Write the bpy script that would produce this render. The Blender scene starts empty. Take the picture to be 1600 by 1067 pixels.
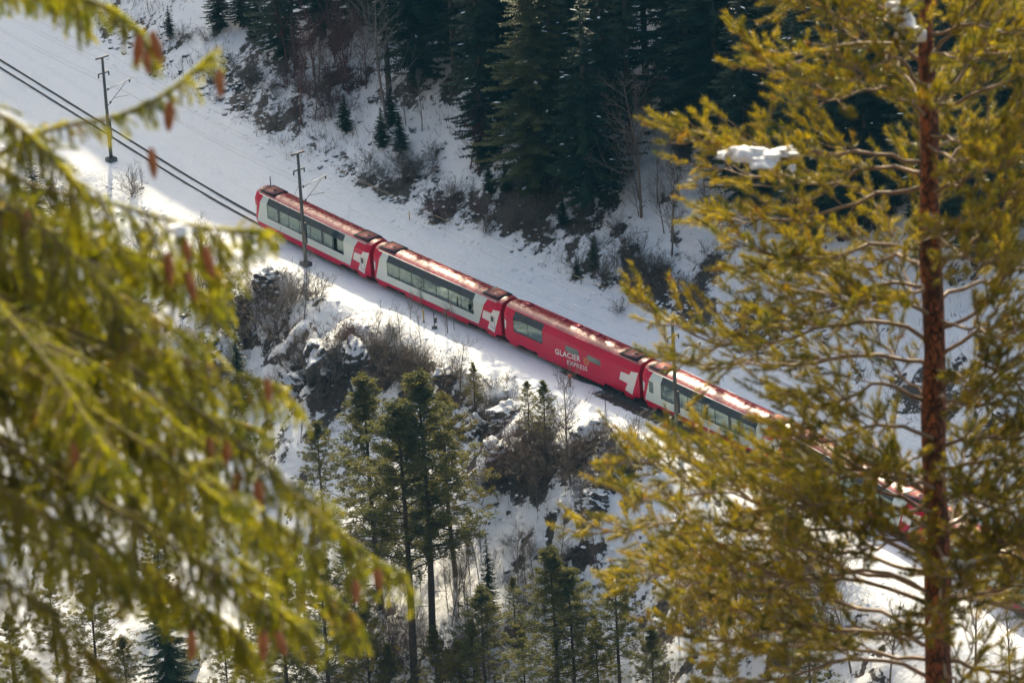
import bpy, math, random
import numpy as np
from math import sin, cos, tan, radians, degrees, atan2, sqrt, pi
from mathutils import Matrix, Vector

S = bpy.context.scene
COL = S.collection

# ------------------------------------------------------------------ camera
FPX, PITCH, ROLL, HCAM = 8000.0, radians(24.2), 0.056, 184.0
RW, RH = 1600.0, 1067.0
F_ = np.array([0, cos(PITCH), -sin(PITCH)])
R0 = np.array([1.0, 0, 0]); U0 = np.array([0, sin(PITCH), cos(PITCH)])
R_ = cos(ROLL) * R0 - sin(ROLL) * U0
U_ = sin(ROLL) * R0 + cos(ROLL) * U0
C_ = np.array([0, 0, HCAM])
cam = bpy.data.cameras.new('camera'); camo = bpy.data.objects.new('camera', cam); COL.objects.link(camo)
camo.matrix_world = Matrix([[R_[0], U_[0], -F_[0], C_[0]], [R_[1], U_[1], -F_[1], C_[1]], [R_[2], U_[2], -F_[2], C_[2]], [0, 0, 0, 1]])
cam.sensor_width = 36; cam.sensor_fit = 'HORIZONTAL'; cam.lens = 36 * FPX / RW
cam.clip_start = 0.5; cam.clip_end = 5000
cam.dof.use_dof = True; cam.dof.focus_distance = 440; cam.dof.aperture_fstop = 7.6
S.camera = camo

# ------------------------------------------------------------------ sky, sun, exposure
SUN_EL = radians(37.0)
W = bpy.data.worlds.new('World'); S.world = W; W.use_nodes = True
wn = W.node_tree.nodes; wl = W.node_tree.links
sky = wn.new('ShaderNodeTexSky'); sky.sky_type = 'NISHITA'; sky.sun_disc = False
sky.sun_elevation = SUN_EL; sky.sun_rotation = 0.0; sky.altitude = 800; sky.air_density = 1.0; sky.dust_density = 5.0; sky.ozone_density = 1.0
wl.new(sky.outputs[0], wn['Background'].inputs[0]); wn['Background'].inputs[1].default_value = 0.15
sl = bpy.data.lights.new('sun', 'SUN'); sl.energy = 3.5; sl.angle = radians(0.53); sl.color = (1.0, 0.89, 0.74)
so = bpy.data.objects.new('sun', sl); COL.objects.link(so); so.location = (0, 600, 500)
so.rotation_euler = (-(pi / 2 - SUN_EL), 0, 0)
S.view_settings.view_transform = 'Standard'; S.view_settings.look = 'None'
S.view_settings.exposure = 1.12; S.view_settings.gamma = 1.0;
S.view_settings.use_white_balance = True; S.view_settings.white_balance_temperature = 7400; S.view_settings.white_balance_tint = 2; S.view_settings.use_curve_mapping = False
cy = S.cycles
cy.max_bounces = 7; cy.diffuse_bounces = 3; cy.glossy_bounces = 3; cy.transmission_bounces = 5; cy.transparent_max_bounces = 10
cy.use_denoising = True; cy.caustics_reflective = False; cy.caustics_refractive = False; cy.sample_clamp_indirect = 6

# ------------------------------------------------------------------ picture geometry helpers
def ray(u, v):
    return F_ + R_ * (u - 800) / FPX - U_ * (v - 533.5) / FPX
def on_plane(u, v, z):
    d = ray(u, v); return C_ + d * ((z - HCAM) / d[2])
def at(u, v, dist):
    return C_ + ray(u, v) * dist
def project(p):
    q = np.asarray(p) - C_; w = q @ F_
    return 800 + FPX * (q @ R_) / w, 533.5 - FPX * (q @ U_) / w, w

# ------------------------------------------------------------------ noise
_tab = np.random.RandomState(7).rand(256, 256)
def vnoise(x, y):
    xi = np.floor(x).astype(int); yi = np.floor(y).astype(int); fx = x - xi; fy = y - yi
    fx = fx * fx * (3 - 2 * fx); fy = fy * fy * (3 - 2 * fy)
    a = _tab[xi & 255, yi & 255]; b = _tab[(xi + 1) & 255, yi & 255]; c = _tab[xi & 255, (yi + 1) & 255]; d = _tab[(xi + 1) & 255, (yi + 1) & 255]
    return (a + (b - a) * fx) * (1 - fy) + (c + (d - c) * fx) * fy
def fbm(x, y, sc, octv=4, off=0.0):
    s = 0; amp = 1; tot = 0; f = 1.0 / sc
    for i in range(octv):
        s = s + amp * (vnoise(x * f + 17.3 * i + off, y * f - 9.1 * i + off * 1.7) - 0.5); tot += amp; amp *= 0.5; f *= 2.03
    return s / tot * 2
def ramp(x, w):
    return np.where(x > 20 * w, x, w * np.log1p(np.exp(np.clip(x / w, -40, 40))))
def sstep(a, b, x):
    t = np.clip((x - a) / (b - a), 0, 1); return t * t * (3 - 2 * t)

# ------------------------------------------------------------------ the line of the track
g1 = on_plane(575, 438, 0.38); g3 = on_plane(994, 627, 0.38)
UD = (g3 - g1); UD[2] = 0; UD /= np.linalg.norm(UD)          # along the train, to the right and nearer
ND = np.array([-UD[1], UD[0], 0])                            # uphill, away
g2 = on_plane(784.5, 531.5, 0.38)
ORG = g2 + ND * 1.33; ORG[2] = 0
A0, KC = -19.0, 0.0019
CARL = np.linalg.norm(g3 - g1) / 2
def track_b(a):
    a = np.asarray(a, float); q = np.clip(A0 - a, 0, 34)
    return KC * q * q + 2 * KC * 34 * np.clip(A0 - a - 34, 0, None) * 1.02 - 0.0022 * np.clip(a - 24, 0, 60) ** 2
def track_pt(a, off=0.0, z=0.0):
    return ORG + UD * a + ND * (float(track_b(a)) + off) + np.array([0, 0, z])
def ab(x, y):
    dx = x - ORG[0]; dy = y - ORG[1]
    return dx * UD[0] + dy * UD[1], dx * ND[0] + dy * ND[1]
_aa = np.linspace(-150, 600, 1500)
_tx = ORG[0] + UD[0] * _aa + ND[0] * track_b(_aa); _ty = ORG[1] + UD[1] * _aa + ND[1] * track_b(_aa)
_o = np.argsort(_tx)
def ytrack(x):
    x = np.asarray(x, float)
    y = np.interp(x, _tx[_o], _ty[_o])
    y = np.where(x < _tx[_o][0], _ty[_o][0] - (x - _tx[_o][0]) * 0.4, y)
    return np.where(x > _tx[_o][-1], _ty[_o][-1], y)

BCAM = float(ab(0.0, 0.0)[1])
def shade_height(x):
    # height above the rails at which the added crest's shadow edge passes over the line
    base = np.interp(x, [-70, -44, -36, -26, -14, -8, 0, 12, 18, 40], [8.5, 8.0, 6.4, 5.0, 3.9, 2.4, 2.2, 2.0, 1.2, 1.0])
    return base + 1.5 * fbm(x, x * 0 + 3.3, 5.0, 3) + 0.5
def height(x, y):
    x = np.asarray(x, float); y = np.asarray(y, float)
    a, b = ab(x, y); t = b - track_b(a)
    tf = 9.8 + 2.2 * fbm(a, a * 0 + 5, 16, 2) - 0.02 * np.clip(a + 10, -60, 60)
    up = 0.05 * ramp(t - 3.5, 0.6) + 0.56 * ramp(t - tf, 1.6)
    tc = 4.9 + 1.7 * fbm(a, a * 0 + 11, 11, 2)
    dn = 0.78 * ramp(-t - tc, 0.5) - 0.22 * ramp(-t - 22, 4)
    amp_u = sstep(7.0, 14, t); amp_d = sstep(4.2, 8.5, -t)
    n6 = fbm(x, y, 7.5, 4); n2 = fbm(x, y, 1.7, 3, 3.0); n20 = fbm(x, y, 22.0, 2, 8.0)
    z = up - dn + amp_u * (0.75 * n6 + 0.30 * n2 + 1.0 * n20) + amp_d * (1.5 * n6 + 0.34 * n2 + 2.6 * n20)
    z = z + 0.09 * fbm(x, y, 2.6, 4, 5.0) * (1 - amp_u) * (1 - amp_d)
    # snow banked up beside the cleared line
    z = z + 0.28 * np.exp(-((t + 4.3) / 0.8) ** 2) * (0.6 + 0.8 * fbm(a, t, 5, 2)) + 0.10 * np.exp(-((t - 2.6) / 0.6) ** 2)
    # the line lies in a shallow groove
    z = z - 0.16 * np.exp(-(t / 1.5) ** 4)
    # unseen crest above the frame, added and shaped to shade the line
    yt = ytrack(x); dy = y - yt
    zc = shade_height(x) + 170 * tan(SUN_EL)
    shade_ridge = np.where(dy < 170, zc - (170 - dy) * 1.12, zc - (dy - 170) * 0.35)
    z = np.where(dy > 60, np.maximum(z, shade_ridge), z)
    # the viewpoint's own mountain side, across the valley
    d = b - BCAM
    hill = np.maximum(-50.0 + 1.5 * n20, HCAM - 2.2 - 1.3 * np.maximum(d, -120) + 2.0 * n6 * sstep(20, 60, d))
    return np.where(t < 0, np.maximum(z, hill), z)
OUTCROPS = []
_height0 = height
def height(x, y):
    z = _height0(x, y)
    if OUTCROPS:
        x = np.asarray(x, float); y = np.asarray(y, float); w = np.zeros_like(z)
        for px, py, r, hgt in OUTCROPS: w = np.maximum(w, hgt * np.exp(-((np.hypot(x - px, (y - py) * 1.2) / r) ** 4)))
        rid = 1 - np.abs(fbm(x, y, 2.2, 4, 70.0)) * 2.0; stp = fbm(x, y, 4.0, 2, 75.0) * 2.2; stp = np.floor(stp) + sstep(0.55, 0.9, stp - np.floor(stp))
        z = z + w * (0.35 * rid + 0.55 * stp + 0.25)
    return z
def ground(u, v, lo=300, hi=640):
    d = ray(u, v); ts = np.linspace(lo, hi, 1600)
    P = C_ + d[None, :] * ts[:, None]
    g = P[:, 2] - height(P[:, 0], P[:, 1])
    i = np.argmax(g < 0)
    if not (g < 0).any(): i = len(ts) - 1
    p = P[i].copy(); p[2] = height(p[0], p[1]); return p

# ------------------------------------------------------------------ object helpers
def tag(o, label=None, cat=None, group=None, kind=None):
    if label: o['label'] = label
    if cat: o['category'] = cat
    if group: o['group'] = group
    if kind: o['kind'] = kind
    return o
def empty(name, loc, rz=0.0, sc=1.0):
    o = bpy.data.objects.new(name, None); COL.objects.link(o)
    o.location = loc; o.rotation_euler = (0, 0, rz); o.scale = (sc, sc, sc) if np.isscalar(sc) else sc
    o.empty_display_size = 0.2
    return o
def link(name, me, parent=None):
    o = bpy.data.objects.new(name, me); COL.objects.link(o)
    if parent is not None: o.parent = parent
    return o
def npmesh(name, V, T, mats, mi=None, smooth=False):
    me = bpy.data.meshes.new(name)
    V = np.asarray(V, np.float32); T = np.asarray(T, np.int32); k = T.shape[1]
    me.vertices.add(len(V)); me.vertices.foreach_set('co', V.ravel())
    me.loops.add(T.size); me.loops.foreach_set('vertex_index', T.ravel())
    me.polygons.add(len(T)); me.polygons.foreach_set('loop_start', np.arange(0, T.size, k, dtype=np.int32))
    try: me.polygons.foreach_set('loop_total', np.full(len(T), k, np.int32))
    except Exception: pass
    for m in (mats if isinstance(mats, (list, tuple)) else [mats]): me.materials.append(m)
    if mi is not None: me.polygons.foreach_set('material_index', np.asarray(mi, np.int32))
    if smooth: me.polygons.foreach_set('use_smooth', np.ones(len(T), bool))
    me.update(calc_edges=True)
    return me
class Geo:
    """collects triangles"""
    def __init__(s): s.V = []; s.T = []; s.n = 0
    def add(s, V, T):
        V = np.asarray(V, float).reshape(-1, 3); s.V.append(V); s.T.append(np.asarray(T, int).reshape(-1, 3) + s.n); s.n += len(V)
    def tris(s, P):                                    # P: n x 3 x 3
        P = np.asarray(P, float); n = len(P)
        if n: s.add(P.reshape(-1, 3), np.arange(3 * n).reshape(-1, 3))
    def tube(s, pts, rad, k=5, cap=True):
        pts = np.asarray(pts, float); n = len(pts); rad = np.broadcast_to(np.asarray(rad, float), (n,))
        tg = np.gradient(pts, axis=0); tg /= np.linalg.norm(tg, axis=1)[:, None] + 1e-9
        ref = np.array([0, 0, 1.0]) if abs(tg[0][2]) < 0.9 else np.array([1.0, 0, 0])
        V = np.zeros((n, k, 3)); an = np.arange(k) * 2 * pi / k
        for i in range(n):
            x = np.cross(tg[i], ref); x /= np.linalg.norm(x) + 1e-9; y = np.cross(tg[i], x); ref = -np.cross(tg[i], x) if False else ref
            V[i] = pts[i] + rad[i] * (np.cos(an)[:, None] * x + np.sin(an)[:, None] * y)
        T = []
        for i in range(n - 1):
            for j in range(k):
                a0 = i * k + j; a1 = i * k + (j + 1) % k; b0 = a0 + k; b1 = a1 + k
                T += [(a0, a1, b1), (a0, b1, b0)]
        if cap:
            for j in range(1, k - 1): T += [(0, j + 1, j), ((n - 1) * k, (n - 1) * k + j, (n - 1) * k + j + 1)]
        s.add(V.reshape(-1, 3), T)
    def box(s, c, h, ax=None):
        c = np.asarray(c, float); h = np.asarray(h, float)
        X = np.array([[i, j, k] for i in (-1, 1) for j in (-1, 1) for k in (-1, 1)], float) * h
        if ax is not None: X = X @ np.asarray(ax, float)
        q = [(0, 1, 3, 2), (4, 6, 7, 5), (0, 4, 5, 1), (2, 3, 7, 6), (0, 2, 6, 4), (1, 5, 7, 3)]
        T = []
        for a, b, c2, d in q: T += [(a, b, c2), (a, c2, d)]
        s.add(X + c, T)
    def mesh(s, name, mat, smooth=False):
        return npmesh(name, np.concatenate(s.V), np.concatenate(s.T), mat, None, smooth)
def polymesh(name, V, F, mat, smooth=False):
    me = bpy.data.meshes.new(name); me.from_pydata([tuple(map(float, v)) for v in V], [], F); me.materials.append(mat); me.update()
    if smooth: me.polygons.foreach_set('use_smooth', np.ones(len(me.polygons), bool))
    return me

# ------------------------------------------------------------------ materials
def material(name):
    m = bpy.data.materials.new(name); m.use_nodes = True; return m, m.node_tree.nodes, m.node_tree.links
def simple(name, col, rough=0.6, metal=0.0, var=0.0, sc=3.0, spec=0.5, bump=0.0, coat=0.0):
    m, n, l = material(name); b = n['Principled BSDF']
    b.inputs['Roughness'].default_value = rough; b.inputs['Metallic'].default_value = metal; b.inputs['Specular IOR Level'].default_value = spec
    b.inputs['Coat Weight'].default_value = coat
    b.inputs['Base Color'].default_value = (*col, 1)
    if var or bump:
        tc = n.new('ShaderNodeTexCoord'); nz = n.new('ShaderNodeTexNoise'); nz.inputs['Scale'].default_value = sc; nz.inputs['Detail'].default_value = 6; nz.inputs['Roughness'].default_value = 0.65
        l.new(tc.outputs['Object'], nz.inputs['Vector'])
        if var:
            mx = n.new('ShaderNodeMix'); mx.data_type = 'RGBA'
            mx.inputs[6].default_value = (*[max(c * (1 - var), 0) for c in col], 1); mx.inputs[7].default_value = (*[min(c * (1 + var), 1) for c in col], 1)
            mr = n.new('ShaderNodeMapRange'); mr.inputs[1].default_value = 0.3; mr.inputs[2].default_value = 0.7
            l.new(nz.outputs[0], mr.inputs[0]); l.new(mr.outputs[0], mx.inputs[0]); l.new(mx.outputs[2], b.inputs['Base Color'])
        if bump:
            bp = n.new('ShaderNodeBump'); bp.inputs['Strength'].default_value = bump; bp.inputs['Distance'].default_value = 0.05
            l.new(nz.outputs[0], bp.inputs['Height']); l.new(bp.outputs[0], b.inputs['Normal'])
    return m
def foliage(name, dark, light, trans, tcol, rough=0.55, gloss=0.25, objrand=True, sc=0.6, dead=None, dsc=2.0):
    m, n, l = material(name); b = n['Principled BSDF']; out = n['Material Output']
    b.inputs['Roughness'].default_value = rough; b.inputs['Specular IOR Level'].default_value = gloss
    tc = n.new('ShaderNodeTexCoord'); nz = n.new('ShaderNodeTexNoise'); nz.inputs['Scale'].default_value = sc; nz.inputs['Detail'].default_value = 4
    l.new(tc.outputs['Object'], nz.inputs['Vector'])
    mr = n.new('ShaderNodeMapRange'); mr.inputs[1].default_value = 0.32; mr.inputs[2].default_value = 0.68; l.new(nz.outputs[0], mr.inputs[0])
    mx = n.new('ShaderNodeMix'); mx.data_type = 'RGBA'; mx.inputs[6].default_value = (*dark, 1); mx.inputs[7].default_value = (*light, 1)
    l.new(mr.outputs[0], mx.inputs[0])
    col = mx.outputs[2]
    if dead:                                              # browned older needles in places, also deepening the highlight contrast
        n5 = n.new('ShaderNodeTexNoise'); n5.inputs['Scale'].default_value = dsc; n5.inputs['Detail'].default_value = 5; n5.inputs['Roughness'].default_value = 0.7; mp5 = n.new('ShaderNodeMapping'); mp5.inputs['Location'].default_value = (7, 3, 5)
        l.new(tc.outputs['Object'], mp5.inputs[0]); l.new(mp5.outputs[0], n5.inputs['Vector']); m5 = n.new('ShaderNodeMapRange'); m5.inputs[1].default_value = 0.56; m5.inputs[2].default_value = 0.66; m5.inputs[4].default_value = 0.85; l.new(n5.outputs[0], m5.inputs[0])
        x5 = n.new('ShaderNodeMix'); x5.data_type = 'RGBA'; x5.inputs[7].default_value = (*dead, 1); l.new(m5.outputs[0], x5.inputs[0]); l.new(col, x5.inputs[6]); col = x5.outputs[2]
    if objrand:
        oi = n.new('ShaderNodeObjectInfo'); hs = n.new('ShaderNodeHueSaturation')
        m1 = n.new('ShaderNodeMapRange'); m1.inputs[3].default_value = 0.8; m1.inputs[4].default_value = 1.25; l.new(oi.outputs['Random'], m1.inputs[0]); l.new(m1.outputs[0], hs.inputs['Value'])
        l.new(col, hs.inputs['Color']); col = hs.outputs[0]
    l.new(col, b.inputs['Base Color'])
    tr = n.new('ShaderNodeBsdfTranslucent')
    mt = n.new('ShaderNodeMix'); mt.data_type = 'RGBA'; mt.blend_type = 'MULTIPLY'; mt.inputs[0].default_value = 1; mt.inputs[7].default_value = (*tcol, 1)
    l.new(col, mt.inputs[6]); l.new(mt.outputs[2], tr.inputs['Color'])
    ms = n.new('ShaderNodeMixShader'); ms.inputs[0].default_value = trans
    l.new(b.outputs[0], ms.inputs[1]); l.new(tr.outputs[0], ms.inputs[2]); l.new(ms.outputs[0], out.inputs[0])
    return m

def snow_ground():
    m, n, l = material('snow_and_soil'); b = n['Principled BSDF']
    b.inputs['Roughness'].default_value = 0.62; b.inputs['Specular IOR Level'].default_value = 0.25
    g = n.new('ShaderNodeNewGeometry'); at_ = n.new('ShaderNodeAttribute'); at_.attribute_name = 'bare'
    n1 = n.new('ShaderNodeTexNoise'); n1.inputs['Scale'].default_value = 1.1; n1.inputs['Detail'].default_value = 7; n1.inputs['Roughness'].default_value = 0.72
    l.new(g.outputs['Position'], n1.inputs['Vector'])
    ad = n.new('ShaderNodeMath'); ad.operation = 'ADD'; l.new(at_.outputs['Fac'], ad.inputs[0])
    sc = n.new('ShaderNodeMath'); sc.operation = 'MULTIPLY_ADD'; sc.inputs[1].default_value = 1.7; sc.inputs[2].default_value = -0.85; l.new(n1.outputs[0], sc.inputs[0]); l.new(sc.outputs[0], ad.inputs[1])
    mr = n.new('ShaderNodeMapRange'); mr.inputs[1].default_value = 0.44; mr.inputs[2].default_value = 0.56; l.new(ad.outputs[0], mr.inputs[0])
    n2 = n.new('ShaderNodeTexNoise'); n2.inputs['Scale'].default_value = 3.0; n2.inputs['Detail'].default_value = 6; l.new(g.outputs['Position'], n2.inputs['Vector'])
    soil = n.new('ShaderNodeValToRGB'); e = soil.color_ramp.elements
    e[0].position = 0.3; e[0].color = (0.022, 0.018, 0.016, 1); e[1].position = 0.7; e[1].color = (0.105, 0.075, 0.058, 1)
    l.new(n2.outputs[0], soil.inputs[0])
    n3 = n.new('ShaderNodeTexNoise'); n3.inputs['Scale'].default_value = 0.16; n3.inputs['Detail'].default_value = 5; l.new(g.outputs['Position'], n3.inputs['Vector'])
    sn = n.new('ShaderNodeMix'); sn.data_type = 'RGBA'; sn.inputs[6].default_value = (0.78, 0.78, 0.79, 1); sn.inputs[7].default_value = (0.86, 0.86, 0.865, 1); l.new(n3.outputs[0], sn.inputs[0])
    mx = n.new('ShaderNodeMix'); mx.data_type = 'RGBA'; l.new(mr.outputs[0], mx.inputs[0]); l.new(sn.outputs[2], mx.inputs[6]); l.new(soil.outputs[0], mx.inputs[7])
    l.new(mx.outputs[2], b.inputs['Base Color'])
    n4 = n.new('ShaderNodeTexNoise'); n4.inputs['Scale'].default_value = 2.2; n4.inputs['Detail'].default_value = 8; n4.inputs['Roughness'].default_value = 0.6; l.new(g.outputs['Position'], n4.inputs['Vector'])
    inv = n.new('ShaderNodeMath'); inv.operation = 'MULTIPLY_ADD'; inv.inputs[1].default_value = -0.7; l.new(mr.outputs[0], inv.inputs[0]); l.new(n4.outputs[0], inv.inputs[2])
    bp = n.new('ShaderNodeBump'); bp.inputs['Strength'].default_value = 0.55; bp.inputs['Distance'].default_value = 0.22; l.new(inv.outputs[0], bp.inputs['Height']); l.new(bp.outputs[0], b.inputs['Normal'])
    return m
def rock_mat():
    m, n, l = material('rock_with_snow'); b = n['Principled BSDF']; b.inputs['Roughness'].default_value = 0.8
    g = n.new('ShaderNodeNewGeometry'); sp = n.new('ShaderNodeSeparateXYZ'); l.new(g.outputs['Normal'], sp.inputs[0])
    n1 = n.new('ShaderNodeTexNoise'); n1.inputs['Scale'].default_value = 1.4; n1.inputs['Detail'].default_value = 8; n1.inputs['Roughness'].default_value = 0.7; l.new(g.outputs['Position'], n1.inputs['Vector'])
    ma = n.new('ShaderNodeMath'); ma.operation = 'MULTIPLY_ADD'; ma.inputs[1].default_value = 1.1; l.new(n1.outputs[0], ma.inputs[0]); l.new(sp.outputs[2], ma.inputs[2])
    mr = n.new('ShaderNodeMapRange'); mr.inputs[1].default_value = 0.99; mr.inputs[2].default_value = 1.09; l.new(ma.outputs[0], mr.inputs[0])
    rc = n.new('ShaderNodeValToRGB'); e = rc.color_ramp.elements; e[0].position = 0.3; e[0].color = (0.02, 0.02, 0.022, 1); e[1].position = 0.72; e[1].color = (0.16, 0.14, 0.125, 1); l.new(n1.outputs[0], rc.inputs[0])
    mx = n.new('ShaderNodeMix'); mx.data_type = 'RGBA'; mx.inputs[7].default_value = (0.82, 0.82, 0.83, 1); l.new(mr.outputs[0], mx.inputs[0]); l.new(rc.outputs[0], mx.inputs[6]); l.new(mx.outputs[2], b.inputs['Base Color'])
    bp = n.new('ShaderNodeBump'); bp.inputs['Strength'].default_value = 0.8; bp.inputs['Distance'].default_value = 0.3; l.new(n1.outputs[0], bp.inputs['Height']); l.new(bp.outputs[0], b.inputs['Normal'])
    return m
def roof_paint():
    # glossy red paint with patches where meltwater and road dust change the gloss
    m, n, l = material('red_roof_paint'); b = n['Principled BSDF']
    tc = n.new('ShaderNodeTexCoord'); mp = n.new('ShaderNodeMapping'); mp.inputs['Scale'].default_value = (1.7, 2.6, 1.0); l.new(tc.outputs['Object'], mp.inputs[0])
    n1 = n.new('ShaderNodeTexNoise'); n1.inputs['Scale'].default_value = 1.3; n1.inputs['Detail'].default_value = 6; n1.inputs['Roughness'].default_value = 0.65; l.new(mp.outputs[0], n1.inputs['Vector'])
    mr = n.new('ShaderNodeMapRange'); mr.inputs[1].default_value = 0.35; mr.inputs[2].default_value = 0.65; mr.inputs[3].default_value = 0.07; mr.inputs[4].default_value = 0.50; l.new(n1.outputs[0], mr.inputs[0]); l.new(mr.outputs[0], b.inputs['Roughness'])
    mx = n.new('ShaderNodeMix'); mx.data_type = 'RGBA'; mx.inputs[6].default_value = (0.22, 0.004, 0.016, 1); mx.inputs[7].default_value = (0.30, 0.03, 0.035, 1); l.new(n1.outputs[0], mx.inputs[0]); l.new(mx.outputs[2], b.inputs['Base Color'])
    bp = n.new('ShaderNodeBump'); bp.inputs['Strength'].default_value = 1.0; bp.inputs['Distance'].default_value = 0.03; l.new(n1.outputs[0], bp.inputs['Height']); l.new(bp.outputs[0], b.inputs['Normal'])
    return m
def glass(name, tint, refl=0.06):
    m, n, l = material(name); out = n['Material Output']; n.remove(n['Principled BSDF'])
    t = n.new('ShaderNodeBsdfTransparent'); t.inputs[0].default_value = (*tint, 1)
    g = n.new('ShaderNodeBsdfGlossy'); g.inputs['Roughness'].default_value = 0.04; g.inputs[0].default_value = (0.74, 0.95, 0.93, 1)
    fr = n.new('ShaderNodeFresnel'); fr.inputs[0].default_value = 1.52
    ad = n.new('ShaderNodeMath'); ad.operation = 'ADD'; ad.use_clamp = True; ad.inputs[1].default_value = refl; l.new(fr.outputs[0], ad.inputs[0])
    ms = n.new('ShaderNodeMixShader'); l.new(ad.outputs[0], ms.inputs[0]); l.new(t.outputs[0], ms.inputs[1]); l.new(g.outputs[0], ms.inputs[2]); l.new(ms.outputs[0], out.inputs[0])
    return m

M = {}
M['ground'] = snow_ground(); M['rock'] = rock_mat()
M['snow'] = simple('snow', (0.84, 0.84, 0.85), 0.6, var=0.05, sc=4, bump=0.5)
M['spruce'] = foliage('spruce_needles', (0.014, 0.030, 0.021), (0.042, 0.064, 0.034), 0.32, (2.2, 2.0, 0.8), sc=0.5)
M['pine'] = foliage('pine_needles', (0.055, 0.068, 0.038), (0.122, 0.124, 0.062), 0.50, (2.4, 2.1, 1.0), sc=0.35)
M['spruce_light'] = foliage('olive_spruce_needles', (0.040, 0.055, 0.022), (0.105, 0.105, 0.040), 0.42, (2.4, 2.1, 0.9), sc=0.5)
M['pine_light'] = foliage('sun_tinted_pine_needles', (0.085, 0.088, 0.028), (0.15, 0.14, 0.045), 0.46, (1.8, 1.5, 0.7), sc=0.35)  # yellower copy of the pine needles, sunlight put into the colour
M['bark'] = simple('bark', (0.060, 0.045, 0.036), 0.9, var=0.5, sc=5, bump=0.8)
M['pinebark'] = simple('shaded_pine_bark', (0.060, 0.042, 0.034), 0.85, var=0.5, sc=4, bump=0.8)  # bark darkened: the shade on the trunks is put into the colour
M['twig'] = simple('bare_twigs', (0.165, 0.125, 0.098), 0.85, var=0.35, sc=2)
M['twigred'] = simple('reddish_twigs', (0.16, 0.080, 0.072), 0.85, var=0.35, sc=2)
M['twiggrey'] = simple('grey_twigs', (0.19, 0.165, 0.145), 0.85, var=0.35, sc=2)
M['red'] = simple('red_paint', (0.58, 0.003, 0.050), 0.34, var=0.12, sc=0.8, spec=0.3)
M['darkred'] = simple('dark_red_paint', (0.32, 0.003, 0.03), 0.4, var=0.15, sc=1.2)
M['white'] = simple('white_paint', (0.62, 0.70, 0.67), 0.3, var=0.06, sc=0.7)
M['emblem'] = simple('emblem_white', (0.74, 0.74, 0.73), 0.35)
M['gold'] = simple('gold_print', (0.62, 0.36, 0.08), 0.4)
M['roof'] = roof_paint()
M['hatch'] = simple('roof_hatch_sheen', (0.36, 0.12, 0.10), 0.34, var=0.3, sc=2)  # hatch red paled to pink, its reflection put into the colour
M['black'] = simple('black_rubber', (0.018, 0.018, 0.02), 0.7)
M['frame'] = simple('window_frame', (0.02, 0.028, 0.034), 0.4)
M['glass'] = glass('clear_glass', (0.34, 0.46, 0.46), 0.09)
M['glassdark'] = simple('tinted_glass', (0.016, 0.040, 0.062), 0.07, spec=0.55)
M['glassgreen'] = simple('dull_green_glass', (0.10, 0.15, 0.135), 0.12)
M['steel'] = simple('steel', (0.10, 0.095, 0.09), 0.55, metal=0.3, var=0.3, sc=2)
M['rail'] = simple('rail_steel', (0.06, 0.05, 0.045), 0.5, metal=0.5, var=0.3, sc=1)
M['pole'] = simple('pole_grey', (0.10, 0.105, 0.095), 0.7, var=0.3, sc=3)
M['galv'] = simple('galvanised_tube', (0.42, 0.43, 0.44), 0.4, metal=0.5)
M['insul'] = simple('insulator', (0.06, 0.05, 0.045), 0.3)
M['wire'] = simple('wire', (0.10, 0.09, 0.085), 0.45, metal=0.6)
M['seat'] = simple('seat_cloth', (0.16, 0.18, 0.20), 0.8)
M['floor'] = simple('carriage_floor', (0.16, 0.15, 0.14), 0.8)
M['ballast'] = simple('ballast_stone', (0.075, 0.07, 0.066), 0.9, var=0.6, sc=6, bump=1.0)
M['sleeper'] = simple('sleeper', (0.07, 0.06, 0.05), 0.9, var=0.3)
M['yellow'] = simple('yellow_marker', (0.50, 0.36, 0.10), 0.5)
M['orange'] = simple('orange_marker', (0.55, 0.10, 0.05), 0.5)
M['grass'] = simple('dry_grass', (0.16, 0.125, 0.075), 0.9, var=0.4, sc=1)

rng = np.random.RandomState(11)
def unit(v): v = np.asarray(v, float); return v / (np.linalg.norm(v) + 1e-9)
def rdir(n, r=rng):
    v = r.normal(size=(n, 3)); return v / np.linalg.norm(v, axis=1)[:, None]

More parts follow.
